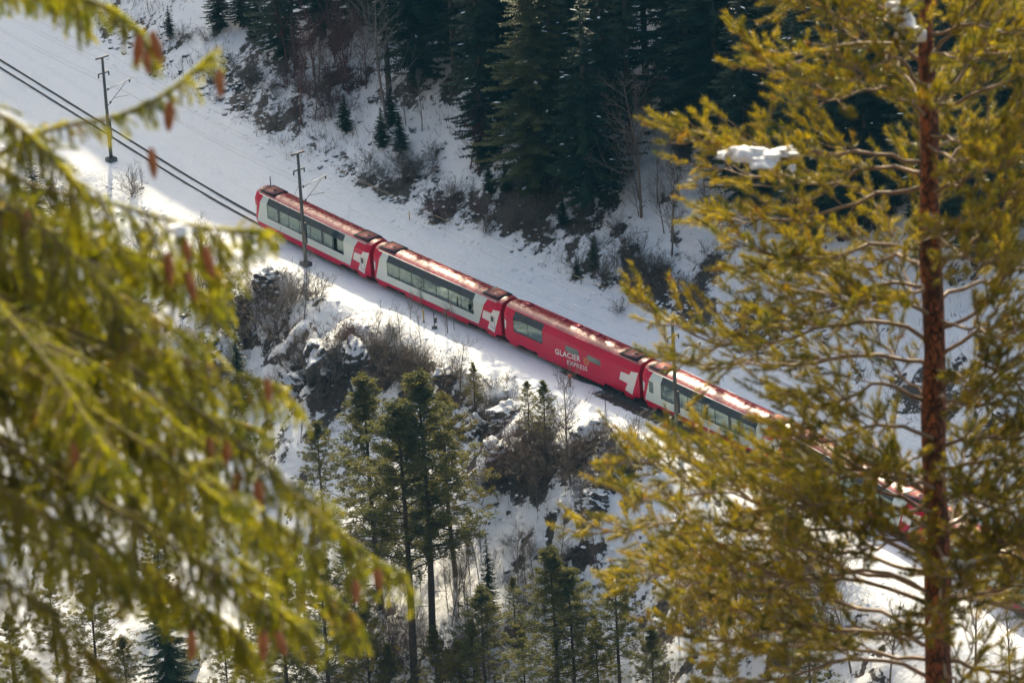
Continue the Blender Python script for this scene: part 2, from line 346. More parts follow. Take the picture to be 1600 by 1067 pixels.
# ------------------------------------------------------------------ what stands where (picture position of each foot, height in metres)
SPRUCES = [  # u, v, height, variant, width factor, label
 (838, 296, 25.0, 0, 1.25, 'broad sunlit-topped spruce with brown bare earth at its foot'),
 (868, 290, 24.0, 1, 1.0, 'tall spruce right behind the broad spruce above the brown earth patch'),
 (757, 246, 26.0, 2, 0.8, 'narrow dark spruce left of the broad spruce, behind the reddish bare tree'),
 (782, 200, 26.0, 3, 0.9, 'dark spruce in shadow between the narrow spruce and the broad spruce'),
 (922, 334, 22.0, 1, 1.1, 'dark spruce with low snowy boughs right of the brown earth patch'),
 (950, 290, 24.0, 2, 0.95, 'dark spruce behind the bare tree with the sunlit trunk'),
 (985, 240, 25.0, 4, 0.9, 'thin-crowned spruce left of the open snowy gully in the forest'),
 (1078, 205, 27.0, 0, 1.05, 'very dark spruce on the right of the snowy gully in the forest'),
 (1122, 228, 27.0, 3, 1.2, 'broad very dark spruce just left of the foreground pine top'),
 (1165, 330, 22.0, 1, 1.15, 'dark spruce half hidden by the left boughs of the foreground pine'),
 (1175, 150, 26.0, 4, 0.9, 'dark spruce behind the topmost left boughs of the foreground pine'),
 (1225, 270, 27.0, 2, 1.0, 'dark spruce seen through the upper middle of the foreground pine'),
 (1300, 350, 26.0, 0, 1.1, 'dark spruce behind the dense middle boughs left of the pine trunk'),
 (1330, 200, 27.0, 1, 1.0, 'dark spruce behind the upper boughs left of the pine trunk'),
 (1400, 290, 26.0, 3, 1.0, 'dark spruce close behind the upper pine trunk, on its left'),
 (1500, 250, 27.0, 2, 1.0, 'dark spruce seen just right of the upper pine trunk'),
 (1570, 330, 26.0, 0, 1.1, 'dark spruce near the right picture edge behind the pine'),
 (1545, 130, 26.0, 1, 1.0, 'dark spruce in the top right corner behind the pine'),
 (608, 148, 23.0, 4, 0.75, 'spruce with long bare lower trunk at the forest edge above the snow bank'),
 (648, 140, 24.0, 3, 1.0, 'dark spruce with low dense boughs touching the snow, right of the bare trunk'),
 (660, 96, 26.0, 4, 0.7, 'straight dark trunk behind the low dense boughs at the forest edge'),
 (712, 138, 26.0, 4, 0.75, 'spruce with thin dark trunk left of the narrow dark spruce'),
 (700, 70, 27.0, 1, 0.9, 'spruce at the top edge behind the thin dark trunk'),
 (735, 110, 27.0, 0, 0.95, 'dark spruce in the second row left of the broad spruce'),
 (560, 40, 26.0, 2, 1.0, 'spruce at the top edge above the purple brushwood'),
 (505, 60, 22.0, 3, 1.0, 'spruce at the top edge left of the purple brushwood'),
 (440, 86, 18.0, 0, 1.15, 'dark spruce with broad low boughs at the upper left forest edge'),
 (462, 110, 15.0, 4, 0.9, 'slim spruce beside the reddish bare tree at the upper left forest edge'),
 (905, 130, 27.0, 2, 0.9, 'dark spruce high in the forest right of the broad spruce'),
 (940, 80, 27.0, 0, 0.9, 'spruce near the top edge above the middle of the forest'),
 (1010, 140, 27.0, 4, 0.75, 'bare-trunked spruce standing in the snowy gully of the forest'),
 (1040, 75, 27.0, 4, 0.75, 'bare-trunked spruce near the top edge at the head of the snowy gully'),
 (820, 90, 27.0, 3, 0.9, 'spruce at the top edge behind the broad spruce'),
 (1100, 60, 27.0, 1, 1.0, 'spruce at the top edge above the very dark spruces'),
 (1262, 130, 27, 0, 1.1, 'dark spruce behind the top of the pine, left of its snowy crown'),
 (1372, 130, 27, 3, 1.1, 'dark spruce in shadow left of the pine trunk near the top edge'),
 (1448, 180, 26, 2, 1.0, 'dark spruce hidden straight behind the upper pine trunk'),
 (1290, 240, 26, 1, 1.1, 'dark spruce behind the snowy left bough of the pine'),
 (1205, 215, 27, 0, 1.1, 'dark spruce right of the broad very dark one, behind the bough tips'),
 (1355, 345, 24, 2, 1.1, 'dark spruce low behind the middle left boughs of the pine'),
 (1455, 370, 25, 1, 1.1, 'dark spruce low behind the middle of the pine trunk'),
 (1525, 410, 24, 3, 1.1, 'dark spruce low on the right behind the pine boughs'),
 (1250, 365, 22, 2, 1.1, 'dark spruce at the forest foot behind the left pine boughs'),
 (1590, 220, 27, 2, 1.0, 'dark spruce cut by the right picture edge, near the top'),
 (1060, 130, 27, 3, 1.1, 'dark spruce beside the head of the snowy gully, right side'),
 (1150, 90, 27, 0, 1.1, 'dark spruce at the top edge behind the broad very dark one'),
 (895, 215, 25, 3, 1.0, 'dark spruce close behind the right flank of the broad spruce'),
 (790, 120, 27, 0, 1.0, 'dark spruce in the second row straight above the narrow dark spruce'),
 (680, 30, 27, 2, 1.0, 'spruce at the top edge between the two thin dark trunks'),
 (615, 40, 27, 0, 1.0, 'spruce at the top edge above the spruce with bare lower trunk'),
 (965, 175, 26, 0, 1.0, 'dark spruce in shadow left of the snowy gully, second row'),
 (860, 150, 27, 2, 1.0, 'dark spruce in shadow right above the broad spruce'),
 (266, 62, 3.6, 1, 1.3, 'small snow-dusted spruce at the upper left, alone on the slope'),
 (343, 46, 8.0, 2, 1.3, 'young spruce at the top edge, leftmost of the row on the upper left slope'),
 (378, 40, 9.0, 0, 1.2, 'young spruce at the top edge, second in the row on the upper left slope'),
 (405, 52, 7.0, 3, 1.3, 'young spruce at the top edge, third in the row on the upper left slope'),
 (392, 60, 2.6, 1, 1.4, 'knee-high dark spruce sapling in front of the upper left row'),
 (540, 208, 3.8, 0, 1.6, 'bushy young spruce below the purple brushwood'),
 (598, 232, 4.0, 2, 1.6, 'bushy snow-dusted young spruce left of its twin below the tall bare tree'),
 (626, 240, 4.2, 3, 1.5, 'bushy dark young spruce right of its snow-dusted twin'),
 (612, 198, 4.0, 1, 1.6, 'bushy young spruce at the foot of the tall bare tree'),
 (764, 302, 3.2, 1, 1.5, 'spruce sapling below the reddish bare tree with several stems'),
 (790, 300, 3.0, 0, 1.5, 'spruce sapling left of the brown earth patch'),
 (752, 262, 3.0, 3, 1.4, 'spruce sapling right of the reddish bare tree stems'),
 (880, 352, 3.0, 2, 1.5, 'spruce sapling on the snow bank below the brown earth patch'),
 (928, 425, 3.2, 1, 1.2, 'lone small spruce with reddish twigs on the snow bank above the red carriage'),
 (902, 436, 2.2, 0, 1.2, 'tiny spruce left of the lone small spruce on the snow bank'),
 (376, 640, 9.0, 2, 0.95, 'blue-green spruce left of the snow hollow, just past the blurred branch'),
 (352, 500, 7.0, 4, 0.9, 'slim dark spruce among brushwood left of the rock hollow'),
 (766, 962, 7.6, 2, 0.75, 'narrow dark green spruce standing alone on the snow below the brushwood'),
 (60, 372, 9.0, 0, 1.1, 'dark spruce seen through the blurred branches near the left picture edge'),
 (120, 400, 8.0, 3, 1.0, 'dark spruce behind the blurred branches below the left catenary pole'),
 (268, 1110, 17.0, 1, 1.1, 'dark spruce at the bottom behind the blurred branches, left of the yellow pine'),
]
PINES = [  # u, v, height, variant, light?, label
 (676, 1012, 25.5, 0, 0, 'tall pine with straight dark trunk, right one of the tall pair'),
 (648, 1075, 26.5, 1, 0, 'tall pine with straight dark trunk, left one of the tall pair'),
 (596, 948, 22.0, 2, 0, 'pine left of the tall pair, its crown standing free against the snow'),
 (712, 900, 17.0, 3, 1, 'loose olive pine right of the tall pair, its crown drooping'),
 (508, 826, 10.5, 1, 0, 'slender young pine left of the tall pines'),
 (516, 1150, 17.5, 4, 0, 'dark dense pine at the bottom left of the tall pair'),
 (452, 1120, 14.0, 4, 0, 'dark pine at the bottom under the tip of the blurred spruce branch'),
 (582, 1120, 11.0, 2, 1, 'pale olive pine between the dark dense pine and the tall trunks'),
 (684, 1120, 8.6, 2, 1, 'small pale olive pine at the bottom in front of the tall pair'),
 (722, 1130, 7.5, 3, 1, 'small pale pine at the bottom right of the tall pair'),
 (768, 1160, 14.5, 3, 0, 'round-crowned pine at the bottom below the narrow dark green spruce'),
 (872, 1170, 18.5, 0, 0, 'broad pine at the bottom centre with two crowns, left stem'),
 (902, 1165, 16.0, 3, 0, 'broad pine at the bottom centre with two crowns, right stem'),
 (972, 1130, 14.5, 1, 0, 'slender pine at the bottom right of the broad pine'),
 (1022, 1150, 10.0, 2, 0, 'small pine at the bottom below the pine tree boughs, right of the slender pine'),
 (852, 702, 6.4, 2, 0, 'young pine on the snowy edge right in front of the red carriage lettering'),
 (826, 668, 4.4, 3, 0, 'smaller young pine left of its neighbour on the snowy edge'),
 (742, 642, 4.6, 2, 1, 'little yellowish pine among the rocks below the second carriage'),
 (156, 1130, 14.5, 2, 1, 'yellow-green pine at the bottom left, lit by the sun'),
 (204, 1140, 9.0, 3, 1, 'small yellow-green pine right of the sunlit bottom left pine'),
 (358, 1130, 9.0, 2, 1, 'pale yellow pine at the bottom below the hanging cones'),
 (396, 1120, 7.0, 3, 1, 'little pale pine at the bottom right of the hanging cones'),
 (30, 1120, 10.0, 3, 1, 'yellow-green pine in the bottom left corner behind the branches'),
 (560, 1010, 7.0, 2, 0, 'small pine behind the dark dense pine, left of the tall trunks'),
 (612, 1120, 7.0, 2, 0, 'small dense pine at the bottom just left of the tall left trunk'),
 (742, 1100, 8.0, 2, 0, 'small green pine at the bottom between the tall pair and the round-crowned pine'),
 (822, 1120, 8.0, 2, 0, 'dense small pine at the bottom left of the broad two-crowned pine'),
 (940, 1130, 9.5, 2, 1, 'pale small pine at the bottom between the broad pine and the slender one'),
 (470, 1000, 8.0, 1, 0, 'dark small pine under the tip of the long blurred limb'),
 (410, 1040, 8.0, 2, 0, 'small pine behind the lowest hanging cones'),
 (545, 940, 6.0, 4, 0, 'dark young pine above the dark dense pine'),
 (806, 985, 5.0, 2, 0, 'young pine on the slope right of the narrow dark green spruce'),
 (90, 1040, 9.0, 2, 1, 'yellow-green pine at the left, above the bottom left corner'),
 (250, 960, 9.0, 4, 0, 'dark small pine in a gap of the blurred branches at the lower left'),
 (1270, 1160, 12.0, 1, 0, 'pine at the bottom seen through the lower pine boughs'),
]
BARE = [  # u, v, height, variant, material, label
 (607, 204, 15.0, 0, 'twiggrey', 'tall bare tree with fine branches at the forest edge above the first carriage'),
 (470, 196, 9.0, 1, 'twigred', 'reddish bare tree at the upper left forest edge'),
 (492, 190, 6.0, 2, 'twig', 'small bare tree right of the reddish bare tree'),
 (545, 150, 8.0, 3, 'twigred', 'bare tree with purple-brown twigs left of the tall bare tree'),
 (572, 140, 7.0, 1, 'twigred', 'bare tree with purple-brown twigs close to the tall bare tree'),
 (735, 266, 7.5, 2, 'twigred', 'reddish bare tree with several stems left of the narrow dark spruce'),
 (748, 272, 6.5, 3, 'twigred', 'reddish leaning bare tree beside the several-stemmed one'),
 (634, 198, 5.0, 2, 'twiggrey', 'thin bare sapling right of the bushy young spruces'),
 (660, 206, 5.5, 1, 'twiggrey', 'thin bare sapling alone on the open snow of the upper slope'),
 (1002, 340, 13.5, 0, 'twig', 'bare tree with sunlit trunk right of the low snowy spruce boughs'),
 (1050, 400, 9.0, 2, 'twig', 'bare crooked tree on the snow bank left of the pine'),
 (572, 604, 7.2, 1, 'twig', 'slender bare tree right of the dark rock hollow'),
 (718, 640, 6.6, 3, 'twig', 'slim bare tree in front of the second carriage end'),
 (475, 500, 6.0, 2, 'twiggrey', 'pale bare tree below the middle catenary pole'),
 (452, 520, 6.0, 3, 'twiggrey', 'pale bare tree in the brushwood left of the rock hollow'),
 (892, 760, 10.0, 1, 'twig', 'thin bare tree below the orange-topped post'),
 (910, 850, 6.0, 2, 'twig', 'bare sapling right of the large thicket on the slope'),
 (840, 800, 4.2, 3, 'twig', 'bare sapling fanning out below the large thicket'),
 (878, 905, 5.5, 1, 'twig', 'leaning bare sapling above the broad bottom pine'),
 (935, 900, 4.8, 2, 'twig', 'bare sapling above the slender bottom pine'),
 (330, 700, 5.0, 1, 'twig', 'bare sapling left of the snow hollow'),
 (432, 640, 4.0, 3, 'twig', 'bare sapling on the rim of the snow hollow'),
 (470, 690, 4.0, 2, 'twig', 'bare sapling below the snow hollow'),
 (1060, 990, 8.0, 0, 'twig', 'bare tree below the pine boughs, leftmost of those behind the pine'),
 (1140, 1060, 9.0, 1, 'twig', 'bare tree behind the bottom pine boughs, second from the left'),
 (1185, 1010, 7.0, 2, 'twig', 'bare tree behind the bottom pine boughs, third from the left'),
 (1235, 1075, 9.0, 3, 'twig', 'bare tree behind the bottom pine boughs, fourth from the left'),
 (1330, 1050, 9.0, 1, 'twig', 'bare tree left of the lower pine trunk'),
 (1390, 1080, 9.0, 0, 'twig', 'bare tree close to the lower pine trunk on its left'),
 (1525, 1040, 9.0, 2, 'twig', 'bare tree right of the lower pine trunk'),
 (1580, 1080, 9.0, 3, 'twig', 'bare tree in the bottom right corner'),
 (215, 620, 5.0, 1, 'twig', 'bare tree seen through gaps in the blurred spruce branches'),
 (318, 420, 5.0, 3, 'twiggrey', 'pale bare tree left of the anchor block'),
]
BUSH = [  # u, v, size, variant, material, label
 (287, 66, 2.2, 0, 'twiggrey', 'bare shrub right of the small lone spruce at the upper left'),
 (460, 182, 2.0, 1, 'twigred', 'reddish shrub under the reddish bare tree at the upper left'),
 (520, 130, 4.0, 2, 'twigred', 'purple-brown brushwood at the forest edge, left half'),
 (560, 128, 4.4, 3, 'twigred', 'purple-brown brushwood at the forest edge, right half'),
 (395, 118, 2.0, 1, 'twiggrey', 'lone grey shrub on the upper left snow slope'),
 (430, 200, 2.0, 2, 'twig', 'shrub at the foot of the upper left snow slope'),
 (572, 286, 2.6, 0, 'twiggrey', 'grey shrub at the foot of the bank right of the middle pole'),
 (600, 296, 2.8, 3, 'twiggrey', 'grey arching shrub at the foot of the bank, second from the middle pole'),
 (634, 282, 3.0, 1, 'twig', 'upright fan-shaped shrub on the bank above the first carriage end'),
 (690, 340, 3.2, 2, 'twigred', 'dense reddish shrub on the bank above the second carriage'),
 (704, 318, 2.6, 0, 'twig', 'shrub just above the dense reddish shrub'),
 (750, 330, 2.0, 3, 'twigred', 'small reddish shrub below the spruce saplings'),
 (796, 358, 2.2, 1, 'twig', 'shrub below the brown earth patch, left'),
 (832, 362, 2.0, 2, 'twig', 'shrub below the brown earth patch, right'),
 (906, 424, 2.4, 0, 'twig', 'shrub left of the lone small spruce above the red carriage'),
 (946, 440, 2.8, 1, 'twig', 'shrub right of the lone small spruce above the red carriage'),
 (992, 404, 3.2, 3, 'twig', 'shrub with fine twigs on the bank below the bare sunlit tree'),
 (966, 362, 2.0, 0, 'twig', 'low snowed-in shrub below the bare sunlit tree'),
 (1000, 450, 2.2, 2, 'twig', 'shrub on the bank left of the pine bough tip'),
 (1030, 430, 2.6, 1, 'twig', 'shrub on the bank behind the pine bough tip'),
 (1078, 470, 2.8, 0, 'twig', 'shrub at the foot of the bank beside the pine bough'),
 (1110, 420, 2.8, 3, 'twig', 'shrub on the bank behind the left pine boughs'),
 (1120, 330, 3.0, 2, 'twigred', 'dark shrub under the dark spruces beside the pine'),
 (345, 470, 4.0, 0, 'twig', 'brushwood at the left end of the rock ledge'),
 (372, 500, 4.2, 1, 'twig', 'brushwood on the rock ledge, second from the left'),
 (402, 512, 4.4, 2, 'twig', 'yellowish brown brushwood in the middle of the rock ledge'),
 (432, 530, 4.2, 3, 'twig', 'brown brushwood above the snow-covered rock ledge'),
 (462, 470, 3.6, 0, 'twiggrey', 'pale brushwood on the sunlit edge below the middle pole'),
 (492, 470, 3.2, 2, 'twiggrey', 'pale brushwood on the sunlit edge right of the middle pole'),
 (545, 540, 3.2, 1, 'twigred', 'reddish brushwood at the right end of the dark rock'),
 (520, 590, 3.6, 3, 'twiggrey', 'grey brushwood in the hollow under the dark rock, right'),
 (475, 596, 3.6, 2, 'twiggrey', 'grey brushwood in the hollow under the dark rock, left'),
 (496, 622, 2.2, 1, 'twiggrey', 'lone tuft of twigs in the snow hollow'),
 (612, 590, 3.4, 0, 'twig', 'shrub on the slope right of the slender bare tree'),
 (640, 600, 3.0, 3, 'twig', 'shrub on the slope above the tall pine crowns'),
 (628, 575, 3.2, 1, 'twig', 'upright shrub between the slender bare tree and the rocks'),
 (672, 590, 2.8, 2, 'twig', 'shrub among the rocks above the tall pine crowns'),
 (702, 596, 2.8, 0, 'twig', 'shrub among the rocks below the three marker posts'),
 (770, 676, 3.4, 3, 'twig', 'shrub at the upper left of the large thicket'),
 (800, 730, 4.2, 0, 'twigred', 'left part of the large brown thicket on the slope'),
 (832, 742, 4.6, 1, 'twig', 'middle part of the large brown thicket on the slope'),
 (866, 738, 4.4, 2, 'twig', 'right part of the large brown thicket on the slope'),
 (846, 690, 3.8, 3, 'twigred', 'upper part of the large brown thicket under the young pine'),
 (905, 716, 3.6, 1, 'twig', 'shrub right of the large brown thicket'),
 (934, 760, 3.8, 0, 'twig', 'shrub below the rock band at the lower right of the thicket'),
 (935, 690, 2.6, 2, 'twig', 'shrub on the rim near the last small post'),
 (990, 690, 3.2, 1, 'twiggrey', 'fine bare shrub on the sunlit rim below the gap between carriages'),
 (1012, 720, 3.0, 3, 'twigred', 'reddish shrub under the tip of the pine bough'),
 (1110, 740, 3.0, 0, 'twiggrey', 'fine pale shrub on the rim behind the pine boughs'),
 (700, 1040, 4.0, 2, 'twig', 'brushwood around the foot of the tall pines, right'),
 (620, 1030, 4.0, 1, 'twigred', 'brushwood around the foot of the tall pines, left'),
 (740, 1000, 3.2, 3, 'twig', 'brushwood left of the narrow dark green spruce'),
 (555, 1060, 3.6, 0, 'twig', 'brushwood between the dark dense pine and the tall trunks'),
 (800, 1010, 3.2, 1, 'twig', 'brushwood right of the narrow dark green spruce'),
 (1010, 1020, 3.6, 2, 'twig', 'brushwood right of the slender bottom pine'),
 (90, 330, 3.4, 0, 'twiggrey', 'shrub behind the blurred branches left of the left catenary pole'),
 (210, 300, 3.0, 1, 'twiggrey', 'shrub below the foot of the left catenary pole'),
 (330, 600, 3.0, 2, 'twig', 'shrub left of the blue-green spruce'),
]
ROCKS = [  # u, v, (sx, sy, sz), seed, label
 (506, 556, (4.2, 2.6, 3.4), 1, 'big dark overhanging rock beside the snow hollow'),
 (556, 556, (2.4, 2.0, 2.4), 2, 'dark rock at the right end of the overhang'),
 (462, 600, (2.6, 2.0, 2.2), 3, 'dark rock at the lower left of the overhang'),
 (372, 470, (2.2, 1.6, 1.8), 4, 'snowy rock on the ledge left of the overhang'),
 (420, 440, (2.0, 1.5, 1.8), 5, 'rock streaked with snow under the sunlit edge'),
 (336, 540, (2.4, 1.8, 2.0), 6, 'dark rock at the left end of the ledge'),
 (700, 592, (2.0, 1.6, 2.0), 7, 'rock capped with snow below the second carriage'),
 (668, 604, (1.8, 1.4, 1.8), 8, 'rock beside the brushwood above the tall pine crowns'),
 (742, 676, (1.8, 1.4, 2.4), 9, 'upright dark rock left of the snowy slab'),
 (795, 650, (2.8, 2.0, 1.8), 10, 'snow-covered slab with dark edge below the red carriage'),
 (780, 706, (2.4, 1.8, 2.0), 11, 'rock face under the snow-covered slab'),
 (918, 672, (2.6, 1.8, 2.0), 12, 'rock band with snow patches near the last small post'),
 (950, 700, (1.6, 1.4, 1.6), 13, 'small rock right of the rock band'),
 (930, 790, (2.4, 1.8, 2.4), 14, 'dark rock below the rock band beside the pine bough'),
 (12, 800, (3.4, 2.6, 3.0), 15, 'big snow-topped boulder at the left picture edge'),
 (438, 1075, (1.8, 1.6, 1.5), 16, 'snow-capped boulder at the bottom edge under the hanging cone'),
 (286, 1040, (1.8, 1.5, 2.2), 17, 'snow-capped boulder at the bottom left'),
 (1580, 640, (3.0, 2.4, 2.2), 18, 'snowy rock at the right picture edge'),
 (648, 205, (0.7, 0.6, 0.5), 19, 'small dark stone with brown grass beside the thin bare saplings'),
 (585, 156, (1.0, 0.8, 0.8), 20, 'dark rock left of the tall bare tree'),
]
def place(tab): return [ground(r[0], r[1]) for r in tab]
POS_R = place(ROCKS)
OUTCROPS += [(p[0], p[1], 1.2 * r[2][0] + 0.8, 0.55 * r[2][2]) for r, p in zip(ROCKS, POS_R) if r[2][0] > 1.5]
POS_R = place(ROCKS)
POS_S, POS_P, POS_B, POS_U = map(place, (SPRUCES, PINES, BARE, BUSH))

# ------------------------------------------------------------------ the ground: one sheet
xs = np.concatenate([np.linspace(-900, -90, 28)[:-1], np.linspace(-90, -62, 40)[:-1], np.arange(-62, 62, 0.35), np.linspace(62, 90, 40), np.linspace(90, 900, 28)[1:]])
dys = np.concatenate([np.linspace(-900, -150, 26)[:-1], np.linspace(-150, -62, 60)[:-1], np.arange(-62, 100, 0.36), np.linspace(100, 300, 110), np.linspace(300, 1000, 20)[1:]])
GX, GD = np.meshgrid(xs, dys, indexing='ij'); GY = GD + ytrack(GX)
GZ = height(GX, GY)
ga, gb = ab(GX, GY); gt = gb - track_b(ga)
# where soil shows: steep or wind-blown spots on the banks, and under the crowns
eps = 0.6
slope = np.hypot(height(GX + eps, GY) - GZ, height(GX, GY + eps) - GZ) / eps
patch = fbm(ga + 0.5 * gt, gt * 0.55, 1.5, 4, 21.0); patch2 = fbm(GX, GY, 12.0, 2, 30.0)
bare = 0.10 + 0 * GX
bare += sstep(8.5, 12, gt) * (0.17 + 0.24 * patch2 + 0.50 * patch) * (1 - 0.45 * sstep(20, 34, gt))
bare += sstep(5.0, 8, -gt) * (0.10 + 0.24 * patch2 + 0.42 * patch)
bare += 0.55 * sstep(0.9, 1.5, slope) * (np.abs(gt) > 6)
bare += 0.22 * np.exp(-((gt - 12.5) / 2.2) ** 2)
bare = np.where((np.abs(gt) < 8) & (gt > -4.5), 0.0, bare)
def patch_at(p, r, amt):
    global bare
    d = np.hypot(GX - p[0], GY - p[1]); bare = bare + amt * (1 - sstep(r * 0.5, r, d))
for r, p in zip(SPRUCES, POS_S): patch_at(p, (0.17 * r[2] * r[4] * 0.75) if r[2] > 5 else 0.8, 0.34 if r[2] > 12 else 0.25)
patch_at(POS_S[0], 4.6, 0.9)
for r, p in zip(PINES, POS_P): patch_at(p, 1.6, 0.25)
for r, p in zip(BUSH, POS_U): patch_at(p, r[2] * 0.55, 0.34)
bare = np.where(gt < -75, 0.62, bare)
# ballast laid bare beside the line at the red carriage and the next one
bal = np.exp(-((gt + 1.9) / 0.9) ** 4) * sstep(11.5, 15, ga) * (1 - sstep(33, 40, ga)); bare = bare + 0.75 * bal
nx, ny = GX.shape
idx = np.arange(nx * ny).reshape(nx, ny)
Q = np.stack([idx[:-1, :-1], idx[1:, :-1], idx[1:, 1:], idx[:-1, 1:]], -1).reshape(-1, 4)
gm = npmesh('mountain_slope', np.stack([GX, GY, GZ], -1).reshape(-1, 3), Q, M['ground'], smooth=True)
at_ = gm.attributes.new('bare', 'FLOAT', 'POINT'); at_.data.foreach_set('value', bare.astype(np.float32).ravel())
tag(link('mountain_slope', gm), kind='structure')

# ------------------------------------------------------------------ railway track
trk = empty('railway_track', track_pt(0)); tag(trk, kind='structure')
def along(a0, a1, step, off, z):
    return [track_pt(a, off, z) for a in np.arange(a0, a1 + 1e-6, step)]
def sweep(pts, prof):
    pts = np.asarray(pts); tg = np.gradient(pts, axis=0); tg /= np.linalg.norm(tg, axis=1)[:, None]
    nn = np.stack([-tg[:, 1], tg[:, 0], 0 * tg[:, 0]], -1); k = len(prof)
    V = np.stack([pts + nn * p[0] + np.array([0, 0, p[1]]) for p in prof], 1).reshape(-1, 3)
    F = [(i * k + j, i * k + (j + 1) % k, (i + 1) * k + (j + 1) % k, (i + 1) * k + j) for i in range(len(pts) - 1) for j in range(k)]
    return V, F
RAILP = [(-0.05, -0.16), (0.05, -0.16), (0.02, -0.10), (0.03, 0.0), (-0.03, 0.0), (-0.02, -0.10)]
for s in (-0.5, 0.5):
    V, F = sweep(np.array(along(-150, 110, 2.0, s, 0.04)) - np.array(trk.location), RAILP)
    link('rail', polymesh('rail', V, F, M['rail']), trk)
V, F = sweep(np.array(along(8, 110, 2.0, 0, 0)) - np.array(trk.location), [(-2.3, -0.3), (-1.5, -0.06), (1.5, -0.06), (2.3, -0.3)])
link('ballast_bed', polymesh('ballast_bed', V, F, M['ballast']), trk)
sg = Geo(); sg.box((0, 0, 0), (0.11, 0.95, 0.07)); sm = sg.mesh('sleeper', M['sleeper'])
for a in np.arange(10.2, 40, 0.62):
    o = link('sleeper', sm, trk); p = track_pt(a, 0, -0.10) - np.array(trk.location); o.location = p; o.rotation_euler = (0, 0, atan2(UD[1], UD[0]))

# ------------------------------------------------------------------ carriages
L = 18.0
PROF = [(1.27, 0.62), (1.33, 0.95), (1.33, 3.02), (1.00, 3.60)]
def yz(z):
    return float(np.interp(z, [p[1] for p in PROF], [p[0] for p in PROF]))
def panel(name, pts, mat, par, off=0.008, sides=(-1, 1), thick=0.0):
    """flat piece on the side wall, given as (x from the left end, z)"""
    for s in sides:
        o = []
        for x, z in pts:
            nrm = (0.87, 0.49) if z > 3.025 else (1, 0)
            xx = x - L / 2
            o.append((xx, s * (yz(z) + off * nrm[0]), z + off * nrm[1]))
        link(name, polymesh(name, o, [tuple(range(len(o)))], mat), par)
def spanel(name, pts, mat, par, off=0.008, sides=(-1, 1)):
    """the same on the sloping shoulder"""
    for s in sides:
        o = [(x - L / 2, s * (yz(z) + off * 0.87), z + off * 0.49) for x, z in pts]
        link(name, polymesh(name, o, [tuple(range(len(o)))], mat), par)
def loft(sections):
    V = []; F = []; k = len(sections[0][1])
    for x, pr in sections: V += [(x, y, z) for y, z in pr]
    for i in range(len(sections) - 1):
        for j in range(k - 1): F.append((i * k + j, i * k + j + 1, (i + 1) * k + j + 1, (i + 1) * k + j))
    return V, F
ROOFP = [(1.00, 3.60), (0.82, 3.70), (0.55, 3.79), (0.28, 3.83), (0, 3.845)]; ROOFP = ROOFP + [(-y, z) for y, z in ROOFP[-2::-1]]
_sh = {}
def shared(key, fn):
    if key not in _sh: _sh[key] = fn()
    return _sh[key]
def wheel_mesh():
    g = Geo(); g.tube([(0, -0.065, 0), (0, -0.02, 0), (0, -0.02, 0.0001), (0, 0.065, 0)], [0.36, 0.36, 0.40, 0.40], 16); return g.mesh('wheel', M['steel'])
def bogie_mesh():
    g = Geo()
    for s in (-1, 1): g.box((0, s * 0.85, 0.5), (1.35, 0.07, 0.11)); g.box((0, s * 0.88, 0.36), (0.35, 0.1, 0.16))
    g.box((0, 0, 0.5), (0.25, 0.85, 0.1)); return g.mesh('bogie', M['steel'])
def seat_mesh():
    g = Geo(); g.box((0, 0, 1.32), (0.24, 0.48, 0.07)); g.box((-0.25, 0, 1.65), (0.06, 0.48, 0.42)); g.box((-0.25, 0, 2.12), (0.05, 0.36, 0.1)); return g.mesh('seat', M['seat'])
